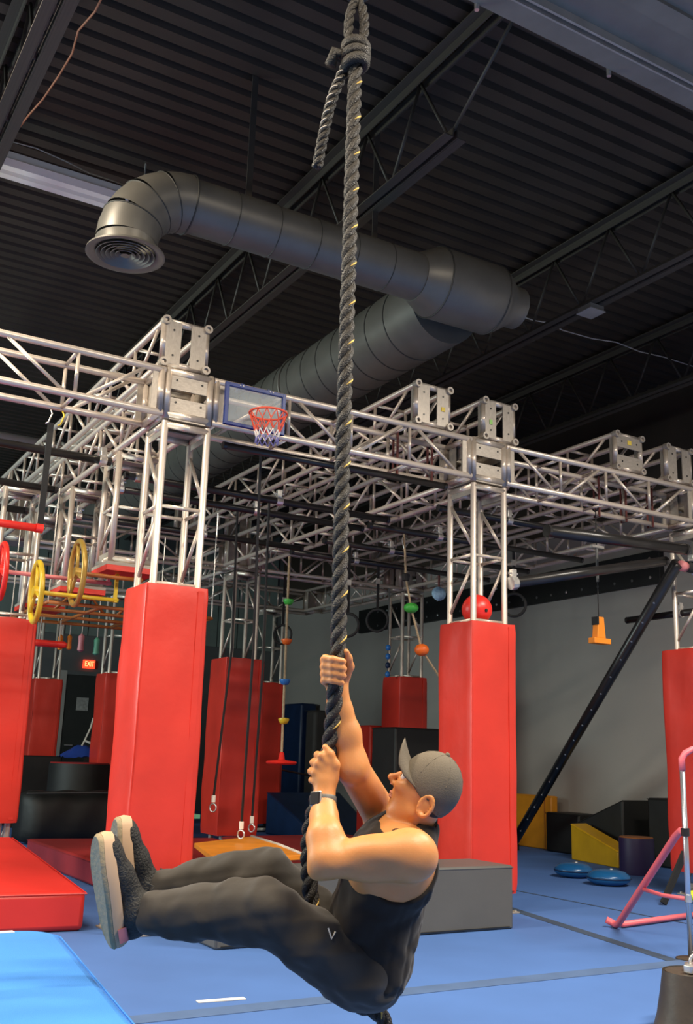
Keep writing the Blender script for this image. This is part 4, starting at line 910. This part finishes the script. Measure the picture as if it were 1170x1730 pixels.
AX = (frt, ez_, tor)
allp = np.array([hipL, kneeL, ankL, hipR, kneeR, ankR, shL, elL, wrL, shR, elR, wrR, K(567, 1095), K(790, 1250), K(790, 1400), K(600, 1720), K(170, 1560)])
lo, hi = allp.min(0)-.16, allp.max(0)+.16
# --- head frame
uh = .49*ex_+.87*ey_; fh = -.87*ex_+.49*ey_
yaw_h = math.radians(12); fh2 = fh*math.cos(yaw_h)+ez_*math.sin(yaw_h); lh = np.cross(uh, fh2); lh = lh if lh@ez_ < 0 else -lh   # lateral, towards the camera
HC = K(718, 1329, .0)
def H(f, u, l=0.0): return HC+fh2*f+uh*u+lh*l
HA = (fh2, uh, lh)
low_run = [K(522, 1480), K(526, 1530), K(535, 1590), K(550, 1642), K(578, 1682), K(610, 1699), K(638, 1711)]      # the rope between the thighs and under the seat
bd = Field(lo, hi, .0045)
# torso
bd.ell(chest, (.112, .165, .165), AX, .03); bd.ell(belly, (.095, .14, .15), AX, .05); bd.ell(pelv, (.09, .13, .09), AX, .05)
bd.ell(K(690, 1470, -.09), (.075, .07, .105), AX, .04); bd.ell(K(680, 1450, .10), (.07, .07, .10), AX, .04)          # shoulder blades
bd.ell(K(625, 1462, -.09), (.06, .075, .07), AX, .04)                                                     # chest muscle
bd.cone(K(694, 1436, -.09), neck, .048, .046, .035); bd.cone(K(672, 1416, .10), neck, .052, .046, .035)       # trapezius
bd.cone(neck, H(-.025, -.07), .056, .049, .015); bd.cone(K(672, 1400, .0), H(.020, -.085), .042, .034, .015)
# near arm
bd.ell(K(692, 1445, -.185), (.075, .062, .07), AX, .035); bd.cone(shL, elL, .056, .047, .03)
bd.ell(K(640, 1438, -.20), (.085, .045, .042), (ex_, ez_, ey_), .025); bd.ell(K(628, 1466, -.19), (.08, .045, .036), (ex_, ez_, ey_), .025)
bd.cone(elL, K(534, 1472, -.205), .036, .022, .02)
bd.chain([elL, K(549, 1415, -.16), K(547, 1380, -.10), wrL], [.046, .047, .036, .0285], .025)
# far arm
bd.ell(shR, (.065, .06, .065), AX, .035); bd.cone(shR, elR, .056, .047, .03); bd.cone(elR, K(598, 1303, .0), .036, .03, .02)
bd.chain([elR, K(582, 1240, .03), K(573, 1200, .035), wrR], [.046, .044, .035, .028], .025)
# legs under the trousers
bd.cone(hipL, kneeL, .062, .052, .02); bd.cone(kneeL, ankL, .05, .036, .03); bd.cone(hipR, kneeR, .062, .052, .02); bd.cone(kneeR, ankR, .05, .036, .03)
bd.chain(low_run, [.024]*7, .006, 'sub')
# --- near hand (back of the hand towards the camera, fingers close behind the rope)
palmL = K(550, 1308, -.042)
bd.ell(palmL, (.036, .018, .045), (ex_, ez_, ey_), .02); bd.cone(wrL, K(549, 1322, -.045), .027, .030, .02)
for (kx, ky, rr, ln) in ((543, 1277, .0105, 1.0), (536, 1290, .0108, 1.05), (532, 1305, .0102, 1.0), (533, 1320, .0092, .85)):
    k0 = K(kx, ky, -.042); bd.cone(K(552, ky+10, -.045), k0, .013, .0115, .008)
    bd.chain([k0, K(kx-7, ky-2, -.008), K(kx+2, ky, .030), K(kx+18*ln, ky+1, .034), K(kx+30*ln, ky+3, .018)], [.0115, rr, rr, rr*.92, rr*.82], .005)
bd.chain([K(562, 1312, -.040), K(566, 1292, -.042), K(558, 1274, -.040), K(549, 1262, -.032)], [.016, .0135, .0115, .0095], .008)
# --- far hand (fingers close in front of the rope, thumb along the far side)
palmR = K(568, 1138, .042)
bd.ell(palmR, (.036, .016, .042), (ex_, ez_, ey_), .02); bd.cone(wrR, K(569, 1148, .040), .027, .03, .02)
for i, (ky, rr, ln) in enumerate(((1112, .0105, 1.0), (1124, .0108, 1.05), (1136, .0104, 1.0), (1148, .0094, .85))):
    bd.chain([K(553, ky+6, .040), K(547, ky+3, .012), K(549, ky, -.022), K(562, ky+2, -.044), K(562+15*ln, ky+5, -.036), K(562+19*ln, ky+6, -.022)], [.0125, rr*1.1, rr*1.05, rr, rr*.9, rr*.8], .005)
bd.chain([K(583, 1142, .034), K(590, 1126, .018), K(588, 1112, .0), K(584, 1101, -.014)], [.0165, .0135, .0115, .0095], .008)
# --- head
bd.ell(H(-.008, .008), (.080, .089, .072), HA, .02)
bd.ell(H(.018, -.043), (.059, .067, .062), HA, .025)                                   # face mass
bd.cone(H(-.005, -.07, .047), H(.040, -.099, .016), .027, .021, .018); bd.cone(H(-.005, -.07, -.047), H(.040, -.099, -.016), .026, .022, .025)  # jaw
bd.ell(H(.046, -.103), (.019, .017, .023), HA, .012)                                  # chin
bd.ell(H(.057, -.068), (.015, .020, .025), HA, .010)                                  # muzzle
bd.chain([H(.064, .014), H(.080, -.008), H(.098, -.027), H(.086, -.038)], [.0078, .0075, .0092, .0075], .006)   # nose
for s_ in (-1, 1):
    bd.ell(H(.081, -.036, .010*s_), (.009, .007, .007), HA, .005)
    bd.ell(H(.057, -.025, .042*s_), (.022, .018, .020), HA, .02)                      # cheekbone
    bd.ell(H(.074, -.002, .033*s_), (.013, .011, .017), HA, .010, 'sub')              # eye socket
    bd.cone(H(.074, .017, .012*s_), H(.066, .020, .045*s_), .010, .009, .010)         # brow ridge
    # ear
    e0 = H(-.028, -.030, .073*s_)
    ring_ = [e0+fh2*(.019*math.cos(a))+uh*(.030*math.sin(a))+lh*s_*(.010+.004*math.cos(a+2.6)) for a in [2*math.pi*q/14 for q in range(15)]]
    bd.chain(ring_, [.0055]*15, .003); bd.ell(e0+lh*s_*.002, (.018, .027, .008), (fh2, uh, lh), .004); bd.ell(e0-uh*.028+fh2*.004+lh*s_*.006, (.008, .009, .006), HA, .004)
bd.ell(H(.0685, -.060), (.009, .006, .021), HA, .003); bd.ell(H(.066, -.074), (.009, .007, .019), HA, .003)   # lips
body = field_obj(bd, 'body', 'skin', person)
def face_pt(u, l, out=0.0):
    for f in np.arange(.086, 0, -.001):
        q = H(f, u, l); i = np.round((q-bd.lo)/bd.h).astype(int)
        if bd.F[tuple(i)] < .0005: return H(f+out, u, l)
    return H(.05, u, l)
ls = (-.024, -.016, -.008, 0, .008, .016, .024)
MB().tube([face_pt(-.062-.02*abs(l)*1.5, l, -.001) for l in ls], [.002, .004, .005, .0052, .005, .004, .002], 8).build('upper_lip', 'lip_skin', person, smooth=True)
MB().tube([face_pt(-.0735+.02*abs(l)*4, l, -.001) for l in ls], [.002, .0045, .0058, .006, .0058, .0045, .002], 8).build('lower_lip', 'lip_skin', person, smooth=True)
MB().tube([face_pt(-.0675, l, .0005) for l in ls], .0016, 6).build('mouth_line', 'lip_skin', person, smooth=True)
for s_ in (-1, 1): MB().ball(H(.087, -.0425, .0085*s_), (.004, .0022, .0032), [Vector(v) for v in HA]).build('nostril', 'lip_skin', person, smooth=True)
for s_ in (-1, 1):
    MB().ball(H(.0625, -.002, .033*s_), .0125, n=16, m=12).build('eyeball', 'eye', person, smooth=True)
    MB().ball(H(.0725, -.001, .034*s_), (.0035, .0055, .0055), [Vector(v) for v in HA]).build('iris', 'iris', person, smooth=True)
    MB().tube([H(.0835, .0185, .014*s_), H(.0805, .0235, .03*s_), H(.068, .0205, .047*s_)], [.003, .0042, .002], 6).build('eyebrow', 'brow', person, smooth=True)
    MB().tube([H(.0765, .008, .021*s_), H(.0745, .0105, .033*s_), H(.066, .005, .045*s_)], .0024, 6).build('eyelid', 'skin', person, smooth=True)
# hair below the cap
hf = Field(HC-.16, HC+.16, .004)
hf.ell(H(-.014, .004), (.080, .091, .0752), HA, .01); hf.half(H(-.012, -.008), fh2*.89-uh*.45); hf.half(H(-.05, -.068), -uh)
field_obj(hf, 'hair', 'hair', person)
# --- cap
cf = Field(HC-.2, HC+.2, .0035)
cf.ell(H(-.011, .010), (.090, .100, .083), HA, .01)
ndn = uh*-.93+fh2*-.0; ndn = -(uh*.88-fh2*-.0)+0*fh2
cutn = -(uh*.90)+fh2*-.0
pl_n = (-uh*.80+fh2*.60*0); 
nn_ = -(uh*.86-fh2*(-.0)); nn_ = -uh*.86+fh2*.0
# lower rim runs from the brow down to the nape
rim_a, rim_b = H(.085, .022), H(-.085, -.058); rv = rim_b-rim_a; rv /= np.linalg.norm(rv); rn = np.cross(rv, lh); rn = rn if rn@uh < 0 else -rn
cf.half(rim_a, rn); cf.ell(H(-.011, .005), (.083, .095, .076), HA, .003, 'sub')
cap = field_obj(cf, 'cap', 'cap', person)
# brim: curved plate
b = MB(); nu, nv = 9, 17
for lay in (0, 1):
    for i in range(nu):
        for j in range(nv):
            u = i/(nu-1)*1.35-.35; v = j/(nv-1)*2-1
            l_ = .081*v*(1-.12*u); f_ = .088*math.sqrt(max(0, 1-(v*.995)**2))-.013+u*(.044+.026*v*v)
            up_ = .042+.048*u-(v*v)*(.047+.032*u)-.004*lay
            b.v.append(tuple(H(f_, up_, l_)))
N1 = nu*nv
for i in range(nu-1):
    for j in range(nv-1):
        a = i*nv+j; b.f.append((a, a+1, a+nv+1, a+nv)); b.f.append((N1+a, N1+a+nv, N1+a+nv+1, N1+a+1))
bor = [j for j in range(nv)]+[i*nv+nv-1 for i in range(1, nu)]+[(nu-1)*nv+j for j in range(nv-2, -1, -1)]+[i*nv for i in range(nu-2, 0, -1)]
for q in range(len(bor)): a, c = bor[q], bor[(q+1) % len(bor)]; b.f.append((a, N1+a, N1+c, c))
br = b.build('brim', 'cap', cap, smooth=True); 
MB().ball(H(-.011, .1105), .008).build('button', 'cap', cap, smooth=True)
for a in (0, 60, 120):
    pts = []
    for k in range(9):
        th = math.radians(-72+18*k); d_ = fh2*math.cos(math.radians(a))+lh*math.sin(math.radians(a)); rr = math.hypot(.090*math.cos(math.radians(a)), .083*math.sin(math.radians(a)))
        pts.append(H(-.011, .010)+d_*rr*math.sin(th)*1.004+uh*.1005*math.cos(th))
    MB().tube(pts, .0014, 5).build('panel_seam', 'cap', cap)
# --- tank top
cb = np.array([K(a, b_, c) for a in (530, 760) for b_ in (1370, 1720) for c in (-.2, .24)]); tf = Field(cb.min(0), cb.max(0), .0045)
tf.ell(chest, (.122, .172, .168), AX, .03); tf.ell(belly, (.118, .155, .15), AX, .05); tf.ell(K(628, 1622), (.112, .160, .105), AX, .05)
tf.ell(K(690, 1472, -.09), (.082, .075, .108), AX, .04); tf.ell(K(680, 1450, .10), (.077, .075, .104), AX, .04)
tf.cone(K(700, 1440, -.04), K(712, 1404, -.02), .05, .048, .03); tf.cone(K(684, 1430, .09), K(700, 1404, .06), .05, .05, .03); tf.cone(K(632, 1432, .11), K(658, 1396, .12), .058, .055, .03)
tf.ell(K(597, 1540, -.02), (.06, .13, .12), AX, .05)
tf.ell(K(690, 1452, -.215), (.150, .14, .150), AX, .006, 'sub')          # near arm hole
tf.ell(K(655, 1388, .25), (.10, .11, .10), AX, .006, 'sub')
tf.cone(K(686, 1408, .02), H(-.02, -.06), .067, .062, .006, 'sub'); tf.cone(K(668, 1414, -.03), K(680, 1370, -.02), .056, .06, .006, 'sub')
tf.wrinkle(.0035, 60, 3)
field_obj(tf, 'tank_top', 'tank', person)
# --- trousers
cb = np.array([K(a, b_, c) for a in (240, 690) for b_ in (1410, 1730) for c in (-.22, .24)]); pf = Field(cb.min(0), cb.max(0), .0055)
pf.ell(pelv, (.115, .16, .095), AX, .03); pf.ell(K(588, 1643, -.085), (.09, .085, .092), AX, .03); pf.ell(K(600, 1640, .08), (.09, .085, .092), AX, .03)
pf.chain([hipL, K(520, 1590, -.120), kneeL], [.093, .087, .076], .012); pf.chain([kneeL, K(400, 1538, -.12), K(330, 1541, -.11), K(262, 1543, -.10)], [.076, .074, .067, .060], .03)
pf.chain([hipR, K(520, 1545, .120), kneeR], [.091, .084, .076], .012); pf.chain([kneeR, K(400, 1482, .12), K(330, 1492, .12), K(268, 1500, .12)], [.074, .068, .058, .048], .03)
pf.ell(K(300, 1570, -.11), (.06, .05, .016), (ex_, ez_, ey_), .02); pf.ell(K(425, 1578, -.12), (.05, .06, .02), (ex_, ez_, ey_), .03)
pf.wrinkle(.0042, 46, 5); pf.chain(low_run+[K(655, 1745)], [.0235]*8, .006, 'sub')
tr_ = field_obj(pf, 'trousers', 'pants', person)
# small emblem on the thigh
e1, e2, e3 = K(553, 1568, -.215), K(559, 1585, -.216), K(565, 1575, -.215)
def snap(p):
    """bring a point near the cloth along the view direction"""
    p = np.array(p); d = p-CAM; d /= np.linalg.norm(d); t0 = -.33
    while t0 < .25:
        q = p+d*t0; i = np.round((q-pf.lo)/pf.h).astype(int)
        if ((i >= 0) & (i < pf.n)).all() and pf.F[tuple(i)] < .001: return Vector(q-d*.003)
        t0 += .002
    return Vector(p)
MB().tube([snap(K(554, 1568)), snap(K(560, 1586)), snap(K(566, 1574))], .0026, 5).build('emblem', 'white', tr_)
# --- shoes
def shoe(heel, toe, Nv, ank, nm, label_):
    T = toe-heel; Ls = np.linalg.norm(T); T /= Ls; Nv = np.array(Nv); Nv = Nv-T*(Nv@T); Nv /= np.linalg.norm(Nv); Wv = np.cross(T, Nv)
    P_ = lambda t, n, w_=0: heel+T*t*Ls+Nv*n+Wv*w_
    sh = thing_part(nm, person)
    allq = np.array([P_(-.1, -.05), P_(1.1, .06), ank, P_(.5, 0, .08), P_(.5, 0, -.08)])
    up = Field(allq.min(0)-.09, allq.max(0)+.09, .004)
    up.ell(P_(.16, -.045), (.055, .05, .038), (T, Nv, Wv), .02); up.ell(P_(.70, -.022), (.085, .032, .046), (T, Nv, Wv), .03)
    up.cone(P_(.20, -.06), P_(.60, -.035), .043, .038, .03); up.cone(P_(.22, -.07), ank*.85+P_(.22, -.07)*.15, .046, .044, .03); up.ell(P_(.88, -.015), (.045, .024, .040), (T, Nv, Wv), .02)
    up.half(P_(0, -.004), Nv, .004)
    field_obj(up, 'upper', 'shoe', sh)
    def outline(g, n):
        pts = []
        for k in range(28):
            a = 2*math.pi*k/28; c, s2 = math.cos(a), math.sin(a); t = .5+.5*c
            wd = (.037+.013*min(1, t*1.6))*(1 if s2 >= 0 else .93)+g; pts.append(P_(-.02+1.05*t+(g/Ls)*c, n, wd*abs(s2)**.7*(1 if s2 > 0 else -1)))
        return pts
    def slab(n0, n1, g0, g1, nm_, mt):
        b = MB(); A = outline(g0, n0); B = outline((g0+g1)/2+.003, (n0+n1)/2); C = outline(g1, n1); n = 28
        for k in range(n):   # toe and heel rocker
            for arr in (A, B, C):
                t = (arr[k]-heel)@T/Ls; arr[k] = arr[k]-Nv*(.030*max(0, t-.68)**2*4+.02*max(0, .12-t)*3)
        b.add(A+B+C, [(i, (i+1) % n, n+(i+1) % n, n+i) for i in range(n)]+[(n+i, n+(i+1) % n, 2*n+(i+1) % n, 2*n+i) for i in range(n)]+[tuple(range(n)), tuple(range(3*n-1, 2*n-1, -1))])
        return smooth_ang(b.build(nm_, mt, sh), 50)
    slab(-.012, .020, .001, .006, 'midsole', 'midsole'); slab(.020, .033, .005, .001, 'outsole', 'sole')
    for k in range(5):
        t = .36+.065*k; c = P_(t, -.085+.09*(t-.36)*1.1+.01*k*.2)
        MB().tube([c+Wv*.03+Nv*.012, c-Nv*.004, c-Wv*.03+Nv*.012], .0035, 5).build('lace', 'black', sh, smooth=True)
    MB().tube([P_(.30, -.10, .01), P_(.34, -.125, .025), P_(.38, -.11, .04)], .0032, 5).build('lace_bow', 'black', sh, smooth=True); MB().tube([P_(.30, -.10, -.01), P_(.36, -.13, -.02), P_(.40, -.112, -.035)], .0032, 5).build('lace_bow', 'black', sh, smooth=True)
    MB().obox(P_(.26, -.06)-ez_*.046, T*.014, ez_*.003, Nv*.004).build('heel_tab', 'gold', sh)
    MB().obox(P_(.10, -.03)-ez_*.048, T*.02, ez_*.004, Nv*.012).build('heel_patch', 'pink_hold', sh)
def thing_part(nm, parent):
    o = bpy.data.objects.new(nm, None); COL.objects.link(o); o.parent = parent; o.empty_display_size = .05; return o
shoe(K(200, 1592, -.10), K(174, 1416, -.13), -ex_*.84-ez_*.54, ankL, 'shoe', 'near')
shoe(K(222, 1560, .12), K(206, 1388, .09), -ex_*.88-ez_*.47, ankR, 'shoe', 'far')
for a0_, b0_ in ((ankL, K(262, 1543, -.10)), (ankR, K(268, 1500, .12))):
    MB().tube([a0_+(a0_-b0_)*.1, b0_], [.040, .046], 14).build('sock', 'black', person, smooth=True)
# --- watch
wc = wrL; wd = K(548, 1322, -.045)-wrL; wd /= np.linalg.norm(wd)
wt = thing_part('watch', person)
MB().lathe([(.033, -.0125), (.0355, -.009), (.0355, .009), (.033, .0125)], Vector(wc), Vector(wd), 28, cap=False).build('band', 'grey_vinyl', wt, smooth=True)
side = np.cross(wd, -ez_); side = side if side@ex_ < 0 else -side; nv_ = -ez_*.78+side*.62; nv_ -= wd*(nv_@wd); nv_ /= np.linalg.norm(nv_); tv = np.cross(wd, nv_)
MB().obox(Vector(wc+nv_*.037), wd*.0185, tv*.0165, nv_*.006).build('watch_face', 'black_pipe', wt, bevel=.003); MB().obox(Vector(wc+nv_*.035), wd*.0205, tv*.0185, nv_*.004).build('watch_case', 'chrome', wt, bevel=.003)

# ------------------------------------------------------------------ big twisted rope
def smooth_path(P, n):
    P = [np.array(p, float) for p in P]; out = []
    Q = [2*P[0]-P[1]]+P+[2*P[-1]-P[-2]]
    for i in range(1, len(Q)-2):
        for k in range(n):
            t = k/n; out.append(.5*((2*Q[i])+(-Q[i-1]+Q[i+1])*t+(2*Q[i-1]-5*Q[i]+4*Q[i+1]-Q[i+2])*t*t+(-Q[i-1]+3*Q[i]-3*Q[i+1]+Q[i+2])*t**3))
    out.append(P[-1]); return out
def resample(P, step):
    P = np.array(P); d = np.r_[0, np.cumsum(np.linalg.norm(np.diff(P, axis=0), axis=1))]; s_ = np.arange(0, d[-1], step)
    return np.stack([np.interp(s_, d, P[:, i]) for i in range(3)], 1)
def twisted(parent, path, R, pitch, tracer=True, strands=3, mts=('rope', 'rope', 'rope'), sides=8, tm='gold', face=None):
    P = resample(path, pitch/14); T = np.gradient(P, axis=0); T /= np.linalg.norm(T, axis=1)[:, None]
    x_ = Vector(T[0]).orthogonal().normalized(); fr = []
    for t in T:
        t = Vector(t); x_ = (x_-t*x_.dot(t)).normalized(); fr.append((np.array(x_), np.array(t.cross(x_))))
    for k in range(strands):
        pts = []; tr2 = []
        for i, p in enumerate(P):
            a = 2*math.pi*(i/14)+2*math.pi*k/strands; d = fr[i][0]*math.cos(a)+fr[i][1]*math.sin(a)
            pts.append(p+d*R*.50); tr2.append(p+d*R*.985)
        MB().tube(pts, R*.53, sides).build('strand', mts[k % len(mts)], parent, smooth=True)
        if tracer and (k == 0 or tm != 'gold'):
            b = MB()
            fv = face if face is not None else -ez_*.85+ex_*.5
            for i in range(7, len(tr2)-11, 14):
                j = max(range(i-7, i+7), key=lambda q: float((tr2[q]-P[q])@fv)); j = max(2, j)
                b.tube(tr2[j-2:j+2], [R*.05, R*.13, R*.13, R*.05], 5)
            b.build('tracer_yarn', tm, parent, smooth=True)
rp = thing('climbing_rope', 'thick black twisted rope with gold tracer held by the climber', 'rope', K(567, 1130))
A_ = K(606, 30); A_ = np.array(at_y(606, 20, K(604, 100)[1]))
base = K(567, 1130)
zt_ = on_vert(604, 96, base)
topk = np.array([base[0]+.0, base[1], zt_])
path = [topk, topk*.66+base*.34, topk*.33+base*.67, K(571, 1090), K(567, 1130), K(564, 1190), K(558, 1250, -.002), K(549, 1300, -.005), K(536, 1350, -.005), K(524, 1400, .0), K(521, 1440, .0), *low_run, K(655, 1745, .0), K(668, 1800, .0), K(660, 1850, .0)]
twisted(rp, smooth_path(path, 8), .0245, .132)
# knot, loop and tail at the top
for k in range(3):
    c = topk+np.array([0, 0, .03*k-.03]); MB().torus(c, (.25*(k-1), .2, 1), .034, .019, 22, 8).build('knot_turn', 'rope', rp, smooth=True)
MB().tube([topk+ex_*-.03, topk-ex_*.07+ey_*.015, topk-ex_*.085-ey_*.03], .02, 8).build('knot_turn', 'rope', rp, smooth=True)
lz = .17
twisted(rp, smooth_path([topk+np.array([0, 0, .02]), topk+ex_*.025+np.array([0, 0, .08]), topk+ex_*.022+np.array([0, 0, lz]), topk+np.array([0, 0, lz+.05]), topk-ex_*.022+np.array([0, 0, lz]), topk-ex_*.025+np.array([0, 0, .08]), topk+np.array([0, 0, .02])], 6), .017, .10, False)
tl0 = topk-ex_*.03-ey_*.03
twisted(rp, smooth_path([tl0, K(576, 175, .40), K(566, 215, .42), K(556, 270, .44), K(553, 288, .44)], 6) if False else smooth_path([tl0, tl0-ex_*.045-ey_*.10, tl0-ex_*.075-ey_*.22, tl0-ex_*.10-ey_*.345], 6), .019, .085, True, 3, tm='white_yarn', face=-ez_*.7-ex_*.7)
# hanging hardware up to the girder
hw = thing('rope_hanger', 'dark strap and shackle fixing the thick rope to the roof girder', 'hanger', topk+np.array([0, 0, lz+.02]))
MB().torus(topk+np.array([0, 0, lz+.10]), tuple(ez_), .045, .009, 24, 8).build('shackle', 'black_pipe', hw, smooth=True)
for s_ in (-1, 1): MB().tube([topk+np.array([0, 0, lz+.12])+ex_*.022*s_, topk+np.array([0, 0, lz+.5])+ex_*.03*s_, np.array([topk[0], topk[1], 4.44])+ex_*.03*s_], .011, 8).build('strap_leg', 'black', hw, smooth=True)
for s_ in (-1, 1): MB().ball(topk+np.array([0, 0, lz+.16])+ex_*.04*s_, .009).build('pin', 'chrome', hw, smooth=True)
